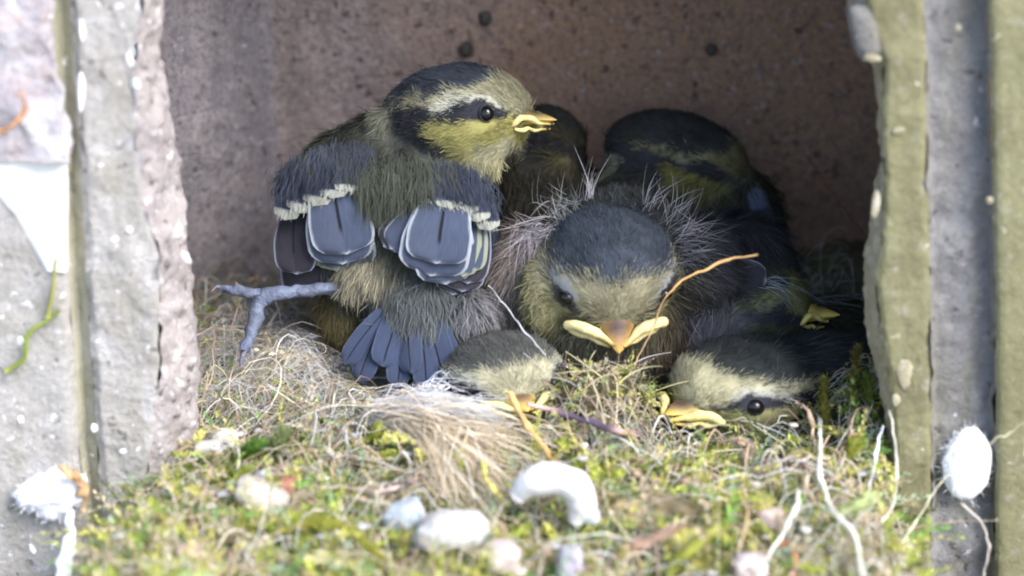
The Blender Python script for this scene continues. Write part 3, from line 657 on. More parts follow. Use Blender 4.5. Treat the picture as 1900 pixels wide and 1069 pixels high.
        ctr = V[T].mean(1); hq = s.ells[0].q(ctr); a = a*np.where(hq < 1.2, 2.2, 1.0)
        cdir = unit(CAM-ctr); nf = N[T].mean(1); a = a*np.where((nf*cdir).sum(-1) > -0.45, 1.0, 0.25)
        ti = rng.choice(len(T), n_fur, p=a/a.sum()); u = rng.uniform(0, 1, (2, n_fur)); f = u.sum(0) > 1; u[:, f] = 1-u[:, f]
        b = np.stack([1-u.sum(0), u[0], u[1]], -1)
        p = (V[T[ti]]*b[..., None]).sum(1); n = unit((N[T[ti]]*b[..., None]).sum(1))
        col, ln, fl, lf = s.eval(p+rng.normal(0, s.pal.get('soft', 0.045), p.shape)); fl = s.eval(p)[2]
        fl = fl+0.22*rng.normal(0, 1, fl.shape)+0.35*np.stack([noise(p, 1.8, k) for k in (21, 22, 23)], -1)+0.55*np.stack([noise(p, 6.5, k) for k in (24, 25, 26)], -1)
        ft = unit(fl-n*(fl*n).sum(-1, keepdims=True))
        L = ln*rng.uniform(0.6, 1.35, n_fur)*fluff
        for ec, er in s.eyec: L = np.where(np.linalg.norm(p-ec, axis=1) < er*1.25, 0.004, L)
        for ec, er in s.eyec: L = np.where(np.linalg.norm(p-ec, axis=1) < er*2.2, np.minimum(L, 0.07), L)
        L = L*(1+0.35*noise(p, 4.0, 27)); th = lf*rng.uniform(0.5, 1.5, n_fur)*(1+0.7*noise(p, 5.0, 28)); stray = rng.uniform(0, 1, n_fur) < 0.02; th = np.where(stray, th*2.4, th); L = np.where(stray, L*1.5, L)
        K = 4; t = np.linspace(0, 1, K)[None, :, None]
        d = ft*np.cos(th)[:, None]+n*np.sin(th)[:, None]
        pts = (p-n*0.012)[:, None]+d[:, None]*(L[:, None, None]*t)-n[:, None]*(0.35*th*L)[:, None, None]*t**2
        pts = pts+rng.normal(0, 1, (n_fur, 1, 3))*0.06*L[:, None, None]*t**2
        side = unit(np.cross(d, n)+0.35*rng.normal(0, 1, d.shape))
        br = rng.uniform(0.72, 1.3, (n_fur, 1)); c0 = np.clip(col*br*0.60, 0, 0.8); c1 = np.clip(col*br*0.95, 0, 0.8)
        wd = width*rng.uniform(0.6, 1.4, n_fur)*np.clip(L/0.2, 0.8, 1.5)
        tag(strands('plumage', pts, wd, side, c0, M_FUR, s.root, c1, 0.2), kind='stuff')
        return s
    def eyes(s, az=55, el=7, r=0.13, sides=(1, -1), depth=0.93, squint=1.0):
        for sd_ in sides:
            c = s.hdir(az*sd_, el, depth); out = unit(c-s.hc)
            s.eyec.append((c, r)); V, F = ICO3; e = mesh('eye', V*r*np.array([1, 1, squint])+c, [F], M_EYE, s.root)
            ref = unit(np.cross(out, s.A[2])); up = np.cross(ref, out)
            ang = np.linspace(0, 2*np.pi, 13)[:-1]
            ring = [c+out*r*0.35+(ref*math.cos(t)+up*math.sin(t)*squint)*r*1.02 for t in ang]; ring.append(ring[0])
            tube('eyelid', ring, 0.013, M_LEG, e, 30, 6, [(0.02, 0.02, 0.022)])
        return s
    def beak(s, size=1.0, gape=1.0, base_u=-0.16, sides=(1, -1), top=(0.13, 0.085, 0.05), edge=(0.50, 0.33, 0.08), lip=(0.62, 0.50, 0.16), length=0.52, droop=0.16, fat=1.0):
        # upper and lower mandible: lofted half cones
        for nm, sg in (('upper_beak', 1), ('lower_beak', -1)):
            n, k = 12, 14; t = np.linspace(0, 1, n); a = np.linspace(0, np.pi, k)
            V = []; C = []
            for ti in t:
                f = 0.86+(length*size)*(ti if sg > 0 else ti*0.9); wr = 0.27*size*(1-ti)**0.72+0.012; hh = (0.24 if sg > 0 else 0.12)*size*(1-ti)**0.8+0.012
                uc = base_u-droop*size*ti**1.6*(1 if sg > 0 else 0.8)
                for ai in a:
                    V.append(s.hp(f, wr*math.cos(ai), uc+sg*hh*math.sin(ai)-(0.012 if sg < 0 else 0)))
                    k_ = math.sin(ai)**1.2; m_ = np.array(top)*k_+np.array(edge)*(1-k_)
                    m_ = m_*(1-0.6*k_*math.exp(-((ti-0.42)/0.16)**2))
                    e_ = np.clip((ti-0.6)/0.4, 0, 1); C.append(m_*(1-e_)+np.array(edge)*1.15*e_ if sg > 0 else np.array(edge)*(0.9+0.2*ti))
            F = grid_faces(n, k); V = np.array(V)
            close = np.stack([np.arange(n-1)*k, np.arange(1, n)*k, np.arange(1, n)*k+k-1, np.arange(n-1)*k+k-1], -1)
            mesh(nm, V, [np.vstack([F, close])], M_BEAK, s.root, np.array(C))
        for sd_ in sides:
            g = gape
            up = [(1.27, .07, base_u-.11), (1.15, .20, base_u-.05), (1.06, .36*g, base_u+.04), (0.97, .54*g, base_u+.06), (0.90, .66*g, base_u-.02), (.84, .70*g, base_u-.09)]
            lo = [(1.20, .10, base_u-.20), (1.10, .25, base_u-.20), (1.03, .38*g, base_u-.15), (0.97, .50*g, base_u-.17), (0.88, .64*g, base_u-.13)]
            for path, rad in ((up, [.018, .036, .062, .056, .056, .03]), (lo, [.015, .03, .03, .04, .025])):
                pts = [s.hp(f, r*sd_*size, u) for f, r, u in path]
                tube('gape_flange', pts, np.array(rad)*size*fat*s.hr.mean(), M_BEAK, s.root, 20, 8, [edge, np.array(lip)*.95, lip, np.array(lip)*1.05, np.array(lip)*.9], 0.02)
        return s
    def tuft(s, root, direction, n=45, length=0.6, spread=0.35, col=(0.32, 0.30, 0.33), rad=0.08, width=0.0085, curl=0.5):
        root = np.asarray(root, float); d = unit(np.asarray(direction, float)[None]+spread*rng.normal(0, 1, (n, 3)))
        p = root+rad*rng.normal(0, 1, (n, 3)); L = length*rng.uniform(0.5, 1.2, n); K = 6; t = np.linspace(0, 1, K)[None, :, None]
        bend = curl*(0.6*rng.normal(0, 1, (n, 3))+0.8*unit(rng.normal(0, 1, 3))); bend[:, 2] -= curl*0.6
        pts = p[:, None]+d[:, None]*L[:, None, None]*t+bend[:, None]*L[:, None, None]*t**2
        side = unit(np.cross(d, unit(CAM-root)[None]+0.5*rng.normal(0, 1, (n, 3))))
        c = np.array(col)*rng.uniform(0.7, 1.3, (n, 1))
        return tag(strands('down_tuft', pts, np.full(n, width)*rng.uniform(.6, 1.4, n), side, c, M_FUR, s.root, np.clip(c*1.15, 0, .8), 0.2), kind='stuff')
def axes(long, side=(1, 0, 0)):
    l = unit(long); s_ = unit(np.asarray(side, float)-l*np.dot(side, l)); return np.stack([l, s_, np.cross(l, s_)])
I3 = np.eye(3)

# --- the large chick seen from behind
A = Chick('large chick seen from behind with blue wings, its head turned to the right in profile', P(848, 216, 3.1), (0.93, -0.33, 0.14), (1.24, 0.96, 0.84), roll=5,
          pal=dict(crown=(0.045, 0.052, 0.068), body=(0.10, 0.10, 0.07), pale=(0.32, 0.305, 0.20), cheek=(0.42, 0.385, 0.14), crown_el=[50, 46, 38, 34, 32, 29, 25], nape=(0.20, 0.20, 0.15), hw=[1, 5, 11, 9, 6, 14, 20, 22]))
bx = unit((0.02, 0.45, 0.89)); bA = axes(bx)
BACK = (0.066, 0.070, 0.056)
A.add(P(725, 405, 3.0), (1.75, 1.50, 1.25), bA, BACK, 0.25, -bx, 0.24, 'back')
A.add(P(660, 318, 3.25), (0.85, 0.8, 0.72), I3, BACK, 0.3, (-0.3, -0.3, -0.8), 0.3, 'mantle')
A.add(P(578, 345, 2.55), (0.50, 0.55, 0.46), I3, (0.065, 0.07, 0.085), 0.28, (-0.15, -0.35, -0.8), 0.22, 'shoulder')
A.add(P(868, 378, 2.2), (0.42, 0.5, 0.40), I3, (0.065, 0.07, 0.085), 0.28, (0.15, -0.35, -0.8), 0.22, 'shoulder')
A.add(P(735, 335, 2.7), (1.2, 0.7, 0.6), I3, BACK, 0.3, (-0.1, -0.4, -0.8), 0.28, 'mantle')
A.add(P(822, 270, 2.62), (0.26, 0.34, 0.50), I3, (0.05, 0.053, 0.065), 0.2, (-0.2, -0.3, -0.8), 0.25, 'collar')
A.add(P(712, 228, 3.0), (0.24, 0.4, 0.26), I3, (0.26, 0.26, 0.19), 0.2, (-0.6, -0.3, -0.6), 0.35, 'nape')
A.add(P(770, 290, 3.2), (0.8, 0.85, 0.8), I3, (0.06, 0.062, 0.058), 0.24, (-0.3, -0.2, -0.8), 0.3, 'neck')
A.add(P(892, 292, 2.55), (0.36, 0.32, 0.42), I3, (0.42, 0.39, 0.22), 0.22, (0.2, -0.3, -0.8), 0.3, 'throat')
A.add(P(768, 560, 2.0), (0.95, 0.72, 0.6), axes((0.0, 0.5, 0.7)), (0.125, 0.14, 0.145), 0.40, (0.05, -0.5, -0.8), 0.35, 'rump')
A.add(P(690, 508, 1.95), (0.58, 0.33, 0.4), axes((1, 0.1, 0.12)), (0.42, 0.38, 0.27), 0.35, (-0.35, -0.3, -0.8), 0.4, 'thigh')
A.add(P(650, 575, 2.6), (0.5, 0.5, 0.55), I3, (0.24, 0.19, 0.08), 0.3, (-0.2, -0.3, -0.8), 0.4, 'belly')
A.add(P(875, 590, 1.9), (0.36, 0.4, 0.52), I3, (0.26, 0.25, 0.26), 0.36, (0.1, -0.4, -0.8), 0.35, 'flank')
A.add(P(600, 400, 2.7), (0.62, 0.55, 0.95), I3, (0.06, 0.07, 0.10), 0.25, (-0.1, -0.3, -0.8), 0.2, 'left_wing_bed')
A.add(P(845, 430, 2.4), (0.68, 0.55, 0.95), I3, (0.06, 0.07, 0.10), 0.25, (0.1, -0.3, -0.8), 0.2, 'right_wing_bed')
A.eyes(49, 4, 0.13)
A.build(78000)
A.beak(0.95, 0.62, -0.16, top=(0.14, 0.10, 0.06), edge=(0.42, 0.30, 0.08), lip=(0.62, 0.54, 0.22), length=0.50, droop=0.06)
def wing(ch, name_pts, coverts, feathers, pad):
    c, rad, ax = pad
    V, F = ICO3; W = c+(V*np.asarray(rad)*(1+0.06*noise(V, 2, 4)[:, None]))@ax
    wg = mesh('wing', W, [F], M_SKIN, ch.root, np.tile((0.07, 0.08, 0.12), (len(W), 1)))
    for (r, t, wd, mt, nrm, sb) in feathers: feather('flight_feather', r, t, wd, mt, wg, nrm, side_bend=sb)
    for (r, t, wd, nrm) in coverts: feather('covert_feather', r, t, wd, F_COV, wg, nrm, bow=0.06, camber=0.07, nv=12, nu=9, blunt=0.2)
    return wg
k = FRAME/1900.0
lw = []; nl = (-0.35, -1, 0.15)
lw += [(P(572, 415, 2.35), P(566, 550, 2.05), 100*k, F_PRIM, nl, 0), (P(550, 392, 2.2), P(545, 510, 1.88), 84*k, F_PRIM, nl, -0.05),
       (P(602, 372, 2.0), P(612, 500, 1.82), 70*k, F_SEC, nl, 0), (P(612, 365, 1.95), P(626, 504, 1.78), 88*k, F_SEC, nl, 0),
       (P(625, 350, 1.9), P(658, 505, 1.74), 108*k, F_TERT, (-0.3, -1, .2), 0.02), (P(622, 345, 1.85), P(636, 491, 1.66), 122*k, F_TERT, (-0.1, -1, .2), 0), (P(618, 338, 1.8), P(644, 472, 1.54), 118*k, F_TERT, (-0.1, -1, .2), 0)]
lc = [(P(552, 335, 2.15), P(528, 408, 1.86), 52*k, nl), (P(578, 322, 2.0), P(553, 396, 1.78), 56*k, nl), (P(602, 313, 1.92), P(584, 382, 1.68), 56*k, nl), (P(626, 306, 1.86), P(616, 369, 1.6), 56*k, nl), (P(648, 304, 1.84), P(648, 357, 1.58), 54*k, (0.1, -1, .2))]
wing(A, None, lc, lw, (P(598, 375, 2.62), (0.35, 0.3, 0.5), I3))
nr = (0.3, -1, 0.2)
rw = [(P(868, 420, 1.95), P(838, 548, 1.62), 84*k, F_PRIM, nr, 0), (P(872, 415, 1.9), P(856, 542, 1.58), 80*k, F_PRIM, nr, 0), (P(884, 408, 1.88), P(872, 528, 1.56), 70*k, F_PRIM, nr, 0.05),
      (P(884, 398, 1.82), P(882, 505, 1.5), 46*k, F_SEC, nr, 0.04), (P(870, 392, 1.76), P(862, 515, 1.44), 56*k, F_SEC, nr, 0.03),
      (P(790, 380, 1.62), P(712, 458, 1.5), 62*k, F_PRIM, (-0.3, -1, .3), 0.0), (P(800, 384, 1.56), P(724, 462, 1.42), 66*k, F_TERT, (-0.3, -1, .3), 0.0),
      (P(824, 384, 1.56), P(824, 528, 1.38), 112*k, F_TERT, (0.35, -1, .25), 0), (P(824, 380, 1.5), P(798, 512, 1.28), 128*k, F_TERT, (0.1, -1, .25), 0), (P(826, 374, 1.45), P(808, 490, 1.16), 118*k, F_TERT, (0.0, -1, .25), 0)]
rc = [(P(806, 338, 1.7), P(806, 384, 1.4), 54*k, (0, -1, .3)), (P(832, 334, 1.66), P(836, 388, 1.36), 54*k, nr), (P(856, 338, 1.68), P(864, 398, 1.4), 54*k, nr), (P(876, 350, 1.74), P(888, 412, 1.46), 50*k, nr), (P(894, 366, 1.82), P(909, 428, 1.58), 44*k, nr)]
wing(A, None, rc, rw, (P(850, 395, 2.35), (0.35, 0.3, 0.5), I3))
def row(ch, pts, direction, n, length, col, width=0.010, off=0.0, spread=0.0):
    c = spline(pts, n)+0.035*rng.normal(0, 1, (n, 3))+spread*rng.uniform(-0.2, 1, (n, 1))*np.array([0, 0.45, 0.9])-np.array([0, off, 0]); d = unit(np.asarray(direction, float)+0.22*rng.normal(0, 1, (n, 3)))
    L = length*rng.uniform(.6, 1.3, n); t = np.linspace(0, 1, 4)[None, :, None]
    pts = c[:, None]+d[:, None]*L[:, None, None]*t+np.array([0, .12, -.12])*L[:, None, None]*t**2
    c -= np.array([1, 0, 0])*(rng.normal(0, 0.10, (n, 1)) if spread else 0)
    cc = np.array(col)*rng.uniform(.7, 1.3, (n, 1))*(1+.3*noise(c, 5, 3)[:, None])
    pts = c[:, None]+d[:, None]*L[:, None, None]*t+np.array([0, .12, -.12])*L[:, None, None]*t**2
    tag(strands('fluff', pts, np.full(n, width), unit(np.cross(d, np.array([0, -1, .3]))), cc, M_FUR, ch.root, cc*1.1, .25), kind='stuff')
row(A, [P(528, 352, 1.95), P(570, 328, 1.75), P(615, 310, 1.65), P(668, 304, 1.68)], (-0.2, -0.15, -1), 1900, 0.27, (0.046, 0.054, 0.076), spread=0.36)
row(A, [P(522, 398, 1.84), P(553, 386, 1.73), P(584, 372, 1.64), P(616, 358, 1.56), P(660, 345, 1.55)], (-0.25, -0.15, -1), 140, 0.08, (0.34, 0.35, 0.31))
row(A, [P(790, 346, 1.48), P(832, 344, 1.42), P(866, 354, 1.46), P(902, 382, 1.66)], (0.15, -0.15, -1), 1900, 0.27, (0.046, 0.054, 0.076), spread=0.36)
row(A, [P(640, 300, 1.7), P(680, 345, 1.62), P(698, 395, 1.6)], (0.05, -0.2, -1), 1500, 0.3, (0.066, 0.072, 0.055), spread=0.3)
row(A, [P(690, 372, 1.60), P(735, 350, 1.5), P(800, 338, 1.42)], (0.0, -0.25, -1), 1900, 0.34, (0.066, 0.072, 0.055), spread=0.4)
row(A, [P(790, 338, 1.46), P(820, 334, 1.44), P(845, 340, 1.5)], (0.05, -0.2, -1), 500, 0.22, (0.062, 0.066, 0.058), spread=0.3)
row(A, [P(560, 322, 1.9), P(600, 306, 1.72), P(640, 300, 1.7)], (-0.1, -0.2, -1), 700, 0.22, (0.062, 0.066, 0.058), spread=0.3)
row(A, [P(792, 374, 1.38), P(836, 377, 1.33), P(864, 387, 1.36), P(888, 401, 1.42), P(912, 420, 1.55)], (0.25, -0.15, -1), 140, 0.08, (0.34, 0.35, 0.31))
for (x, y, Y, wd, sb) in ((636, 676, 1.15, 46, -.09), (664, 698, 1.02, 50, -.05), (700, 692, .94, 46, -.03), (852, 676, 1.06, 46, .06), (732, 716, .86, 50, 0), (834, 712, .92, 52, .04), (768, 702, .80, 44, 0), (800, 726, .80, 56, .02)):
    feather('tail_feather', P(758+(x-750)*0.36, 575, 1.66-0.0012*abs(x-770)+0.0*x), P(x+6*math.sin(x*3.1), y+14*math.sin(x*1.3), Y), wd*k*(1+.18*math.sin(x*2.3)), F_TAIL, A.root, (0.5*math.sin(x*1.7), -0.8, 0.6), bow=0.05+0.02*math.sin(x), camber=0.10, blunt=0.25, side_bend=sb)
BL = [(0.085, 0.105, 0.165), (0.12, 0.14, 0.20), (0.09, 0.105, 0.15), (0.115, 0.135, 0.2), (0.08, 0.095, 0.145)]
lg = tube('leg', [P(690, 528, 1.9), P(610, 536, 1.75), P(545, 541, 1.65), P(482, 552, 1.6)], [0.13, 0.10, 0.09, 0.13], M_LEG, A.root, 44, 12, BL, 0.035)
tube('toe', [P(485, 548, 1.6), P(455, 541, 1.62), P(412, 536, 1.75)], [0.11, 0.085, 0.06], M_LEG, lg, 30, 12, BL, 0.03)
tube('toe', [P(483, 552, 1.58), P(475, 585, 1.45), P(466, 620, 1.3), P(455, 652, 1.15)], [0.13, 0.11, 0.10, 0.075], M_LEG, lg, 34, 12, BL, 0.04)
tube('claw', [P(414, 536, 1.74), P(402, 532, 1.72), P(392, 542, 1.66)], [0.04, 0.03, 0.008], M_LEG, lg, 8, 6, [(0.12, 0.12, 0.16)])
tube('claw', [P(455, 650, 1.15), P(448, 668, 1.05), P(446, 682, 1.02)], [0.05, 0.035, 0.01], M_LEG, lg, 8, 6, [(0.12, 0.12, 0.16)])

# --- chick hidden behind its beak
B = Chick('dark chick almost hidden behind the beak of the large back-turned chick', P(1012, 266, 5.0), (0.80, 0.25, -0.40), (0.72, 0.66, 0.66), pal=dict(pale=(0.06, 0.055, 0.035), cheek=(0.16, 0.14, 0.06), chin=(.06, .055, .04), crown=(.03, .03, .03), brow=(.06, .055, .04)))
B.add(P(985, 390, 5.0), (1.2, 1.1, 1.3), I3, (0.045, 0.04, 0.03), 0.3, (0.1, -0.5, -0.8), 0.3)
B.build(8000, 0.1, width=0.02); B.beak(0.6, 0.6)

# --- chick at the back right
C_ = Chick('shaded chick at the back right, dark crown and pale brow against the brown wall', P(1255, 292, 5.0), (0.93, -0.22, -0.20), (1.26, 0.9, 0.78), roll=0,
           pal=dict(crown=(0.035, 0.036, 0.034), pale=(0.17, 0.155, 0.08), cheek=(0.26, 0.23, 0.06), crown_el=[40, 36, 30, 26, 22, 18, 14], brow=(.2, .18, .1)))  # plumage colours darkened to carry the cavity shade
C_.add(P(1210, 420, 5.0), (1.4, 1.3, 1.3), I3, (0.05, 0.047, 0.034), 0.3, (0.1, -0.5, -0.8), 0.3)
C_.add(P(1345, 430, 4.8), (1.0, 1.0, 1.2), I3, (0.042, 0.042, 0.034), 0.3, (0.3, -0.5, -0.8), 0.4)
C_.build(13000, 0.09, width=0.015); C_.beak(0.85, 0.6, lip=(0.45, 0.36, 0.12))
wgC = (P(1390, 430, 4.3), (0.45, 0.4, 0.8), I3)
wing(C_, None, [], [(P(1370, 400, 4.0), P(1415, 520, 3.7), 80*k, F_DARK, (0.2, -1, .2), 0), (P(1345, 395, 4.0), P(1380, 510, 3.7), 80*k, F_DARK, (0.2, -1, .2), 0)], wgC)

# --- chick facing the camera
D = Chick('chick facing the camera with blue grey crown, yellow forehead and wide yellow mouth corners', P(1130, 500, 1.75), (0.10, -0.80, -0.50), (1.04, 1.06, 0.93), roll=0,
          pal=dict(crown=(0.06, 0.072, 0.092), pale=(0.38, 0.35, 0.23), cheek=(0.36, 0.33, 0.17), brow=(0.36, 0.37, 0.36), dark=(0.05, 0.05, 0.055), nape=(.2, .19, .18), body=(.16, .14, .12), crown_el=[38, 36, 31, 26, 20, 16, 12], soft=0.10, az_dark=18))
D.add(P(1090, 620, 2.6), (1.75, 1.2, 1.3), I3, (0.085, 0.07, 0.05), 0.32, (0.0, -0.4, -0.9), 0.35, 'breast')
D.add(P(965, 530, 2.5), (0.62, 0.6, 0.95), I3, (0.24, 0.205, 0.185), 0.34, (-0.25, -0.3, -0.8), 0.35, 'shoulder')
D.add(P(1012, 548, 1.62), (0.34, 0.42, 0.62), I3, (0.34, 0.315, 0.17), 0.24, (-0.5, -0.4, -0.6), 0.4, 'cheek')
D.add(P(1290, 500, 2.6), (0.75, 0.7, 0.85), I3, (0.055, 0.053, 0.06), 0.34, (0.5, -0.3, -0.3), 0.35, 'shoulder')
D.add(P(1140, 442, 2.7), (1.05, 0.7, 0.66), I3, (0.085, 0.088, 0.082), 0.30, (0.0, 0.3, 0.7), 0.5, 'nape')
D.eyes(48, 9, 0.13, squint=0.75, depth=0.96)
D.build(70000)
D.beak(1.05, 1.0, -0.20, fat=1.4, top=(0.15, 0.085, 0.06), edge=(0.46, 0.29, 0.08), lip=(0.66, 0.57, 0.28), length=0.46, droop=0.18)
GR = (0.26, 0.25, 0.27)
D.tuft(P(1015, 425, 2.1), (-0.75, -0.35, 0.15), 90, 0.75, 0.28, (0.33, 0.31, 0.33), 0.12)
D.tuft(P(985, 440, 2.1), (-0.35, -0.4, -0.7), 90, 0.6, 0.3, (0.34, 0.30, 0.32), 0.12)
D.tuft(P(1050, 400, 2.3), (-0.45, -0.2, 0.7), 110, 0.42, 0.45, (0.24, 0.25, 0.24), 0.16)
D.tuft(P(1092, 365, 2.3), (0.05, -0.1, 1.0), 26, 0.42, 0.12, (0.42, 0.40, 0.42), 0.04)
D.tuft(P(1200, 385, 2.3), (0.15, -0.1, 1.0), 22, 0.5, 0.22, GR, 0.10)
D.tuft(P(1240, 400, 2.2), (0.55, -0.2, 0.7), 40, 0.6, 0.25, (0.22, 0.21, 0.22), 0.12)
D.tuft(P(1268, 440, 2.0), (0.85, -0.3, 0.28), 60, 0.65, 0.18, (0.26, 0.245, 0.265), 0.12)
D.tuft(P(1262, 470, 2.0), (0.85, -0.4, -0.05), 70, 0.6, 0.28, (0.17, 0.165, 0.18), 0.14)

# --- shaded chick on the right, beak tip showing
E = Chick('shaded chick at the far right with only a yellow beak tip and dark wing showing', P(1398, 572, 2.9), (0.90, -0.25, 0.05), (0.95, 0.85, 0.82), pal=dict(pale=(0.17, 0.175, 0.07), crown=(0.05, 0.055, 0.04), cheek=(0.07, 0.07, 0.045), chin=(.06,.06,.05), brow=(.12,.12,.08), crown_el=[46, 42, 36, 30, 24, 20, 16]))  # shade painted into the plumage, pale parts kept dark
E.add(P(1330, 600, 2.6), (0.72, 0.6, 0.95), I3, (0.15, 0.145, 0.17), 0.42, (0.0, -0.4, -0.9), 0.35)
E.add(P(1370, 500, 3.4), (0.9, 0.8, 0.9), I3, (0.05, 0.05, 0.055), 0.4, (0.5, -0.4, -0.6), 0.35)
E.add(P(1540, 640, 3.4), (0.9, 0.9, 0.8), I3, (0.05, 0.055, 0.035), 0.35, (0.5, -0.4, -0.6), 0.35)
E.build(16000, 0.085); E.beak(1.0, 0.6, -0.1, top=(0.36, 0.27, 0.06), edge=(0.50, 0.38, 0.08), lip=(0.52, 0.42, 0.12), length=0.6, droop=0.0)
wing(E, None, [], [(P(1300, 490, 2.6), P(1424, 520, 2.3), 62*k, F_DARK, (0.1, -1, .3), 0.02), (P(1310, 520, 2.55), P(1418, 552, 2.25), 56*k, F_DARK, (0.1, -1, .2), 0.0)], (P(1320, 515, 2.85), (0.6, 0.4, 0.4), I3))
E.tuft(P(1425, 525, 2.3), (0.9, -0.2, 0.1), 22, 0.6, 0.12, (0.30, 0.32, 0.36), 0.06)
E.tuft(P(1460, 560, 3.2), (0.95, -0.2, 0.35), 70, 1.3, 0.14, (0.13, 0.13, 0.13), 0.15)

# --- low chick in front, under the tail of the large one
F_ = Chick('low chick sunk in the moss beside the blue tail, grey crown and pale forehead showing', P(932, 702, 1.05), (0.30, -0.94, 0.06), (0.92, 0.98, 0.72), roll=-4,
           pal=dict(crown=(0.10, 0.102, 0.095), pale=(0.46, 0.435, 0.30), brow=(.45, .45, .38), crown_el=[34, 32, 28, 26, 22, 16, 8]))
F_.add(P(960, 720, 2.0), (1.1, 0.9, 0.65), I3, (0.12, 0.12, 0.11), 0.3, (0.0, 0.6, 0.2), 0.3)
F_.eyes(40, -2, 0.12); F_.build(34000); F_.beak(1.05, 0.95, -0.20, fat=1.2, top=(0.22, 0.14, 0.07), edge=(0.55, 0.40, 0.10), lip=(0.72, 0.66, 0.28), length=0.40, droop=0.1)

# --- low chick at the right rim, looking left
G = Chick('low chick at the right rim of the nest looking left with a round black eye', P(1384, 712, 1.2), (-0.76, -0.65, 0.03), (1.34, 1.08, 0.70), roll=3,
          pal=dict(crown=(0.05, 0.056, 0.055), pale=(0.47, 0.44, 0.28), brow=(0.42, 0.42, 0.36), cheek=(0.30, 0.29, 0.13), crown_el=[46, 42, 36, 32, 26, 20, 14]))
G.add(P(1510, 715, 2.0), (1.35, 1.0, 0.78), axes((1, 0.2, -0.1)), (0.05, 0.053, 0.05), 0.35, (0.9, 0.1, -0.3), 0.25)
G.add(P(1560, 715, 1.9), (0.8, 0.8, 0.6), I3, (0.045, 0.05, 0.055), 0.35, (0.9, 0.1, -0.3), 0.25)
G.eyes(56, 3, 0.14, squint=0.9); G.build(42000); G.beak(1.0, 0.85, -0.22, fat=1.25, top=(0.16, 0.11, 0.08), edge=(0.52, 0.36, 0.08), lip=(0.72, 0.62, 0.24), length=0.42, droop=0.02)

# tangled clump of dry moss between the two low chicks
cl = empty('moss_clump', 'tangled clump of straw coloured moss between the two low chicks', 'moss clump')
V, F = ICO3; W = V*(1+0.25*fbm(V, 1.5, 41, 3)[:, None])*np.array([0.74, 0.40, 0.42])+P(1104, 742, 0.42)
mesh('clump_core', W, [F], M_SOIL, cl, np.tile((0.10, 0.085, 0.05), (len(W), 1)))
i = rng.integers(0, len(W), 420); i = i[W[i][:, 1] < 0.7]
tag(moss('clump_fronds', 0, None, (0.15, 0.42), (1.5, .6, 2, 2.5, 6, .8, 1.5), leaf=0.08, M=10, parent=cl, roots=W[i], dirs=unit(V[i]+np.array([0.1, -.2, .1]))), kind='stuff')
i = rng.integers(0, len(W), 260); n_ = unit(V[i]); d_ = unit(np.cross(n_, rng.normal(0, 1, n_.shape))+.35*n_); t = np.linspace(0, 1, 8)[None, :, None]
pts = W[i][:, None]+d_[:, None]*rng.uniform(.3, .9, (len(i), 1, 1))*t+0.35*rng.normal(0, 1, (len(i), 1, 3))*t**2*.6+np.array([0, 0, -.25])*t**2+n_[:, None]*0.06
c = np.array([(0.48, 0.42, 0.28), (0.40, 0.36, 0.34), (0.5, 0.46, 0.25), (0.34, 0.26, 0.2)])[rng.integers(0, 4, len(i))]
tag(strands('clump_fibres', pts, rng.uniform(.01, .03, len(i)), unit(np.cross(d_, n_)), c, M_FIB, cl, c, .5), kind='stuff')
# ------------------------------------------------------------------ loose things on the nest
def stone(name, px, py, rx, rz, col, label, cat, seed, rot=0.0, mat=None, amp=0.25, lift=0.5, flat=None, group=None):
    p = nest_pt(px, py+rz*0.6); Y = p[1]-0.33
    V, F = ICO3
    o = blob(name, px, py, Y, rx, rz, min(rx, rz)*FRAME/1900*1.1, mat or M_PEB, None, seed, amp+.25, 1.7, np.tile(np.array(col), (len(V), 1))*(1+0.45*fbm(V, 2.6, seed, 4)[:, None]).clip(.4, 1.4), rot, flat=flat or 0.62)
    return tag(o, label, cat, group)
GP = 'pebbles and chips lying in the moss'
for a in ((418, 818, 24, 21, (0.58, 0.56, 0.54), 'small white pebble resting on a grey one by the left jamb', 1, 0),
          (386, 832, 30, 16, (0.42, 0.41, 0.42), 'grey speckled pebble at the foot of the left jamb', 2, 10),
          (487, 922, 54, 30, (0.46, 0.41, 0.34), 'long beige pebble lying aslant in the moss', 3, -18),
          (492, 886, 17, 13, (0.30, 0.34, 0.46), 'tiny bluish pebble above the long beige one', 4, 0),
          (534, 900, 18, 17, (0.36, 0.16, 0.11), 'small reddish brown chip at the end of the long beige pebble', 5, 0),
          (748, 955, 40, 30, (0.36, 0.40, 0.44), 'flat blue grey stone left of the large white stone', 6, 15),
          (836, 985, 70, 36, (0.52, 0.50, 0.48), 'large white grey stone with square end in front', 7, 5),
          (932, 1034, 34, 28, (0.48, 0.40, 0.38), 'pinkish white pebble at the bottom centre', 8, 0),
          (1056, 1046, 24, 34, (0.38, 0.35, 0.42), 'purplish grey upright pebble at the bottom right of the white curl', 9, 0),
          (1432, 964, 26, 18, (0.58, 0.44, 0.40), 'pink round seed-like pebble behind the pale bent stalk', 10, 0),
          (1392, 1052, 32, 26, (0.5, 0.43, 0.43), 'white and pink pebble below the red curled stem', 11, 0),
          (1094, 952, 16, 24, (0.42, 0.46, 0.47), 'small grey chip beside the tail of the white curl', 12, 20),
          (200, 1000, 26, 20, (0.55, 0.45, 0.34), 'cream oval seed lying below the white fluff', 13, 8),
          (352, 1032, 20, 28, (0.52, 0.39, 0.33), 'pinkish seed at the bottom left in the moss', 14, 20)):
    px, py, rx, rz, col, lab, sd_, rot = a
    stone('pebble', px, py, rx, rz, col, lab, 'pebble', sd_, rot, flat=0.75 if sd_ in (6, 7) else None, group=GP)
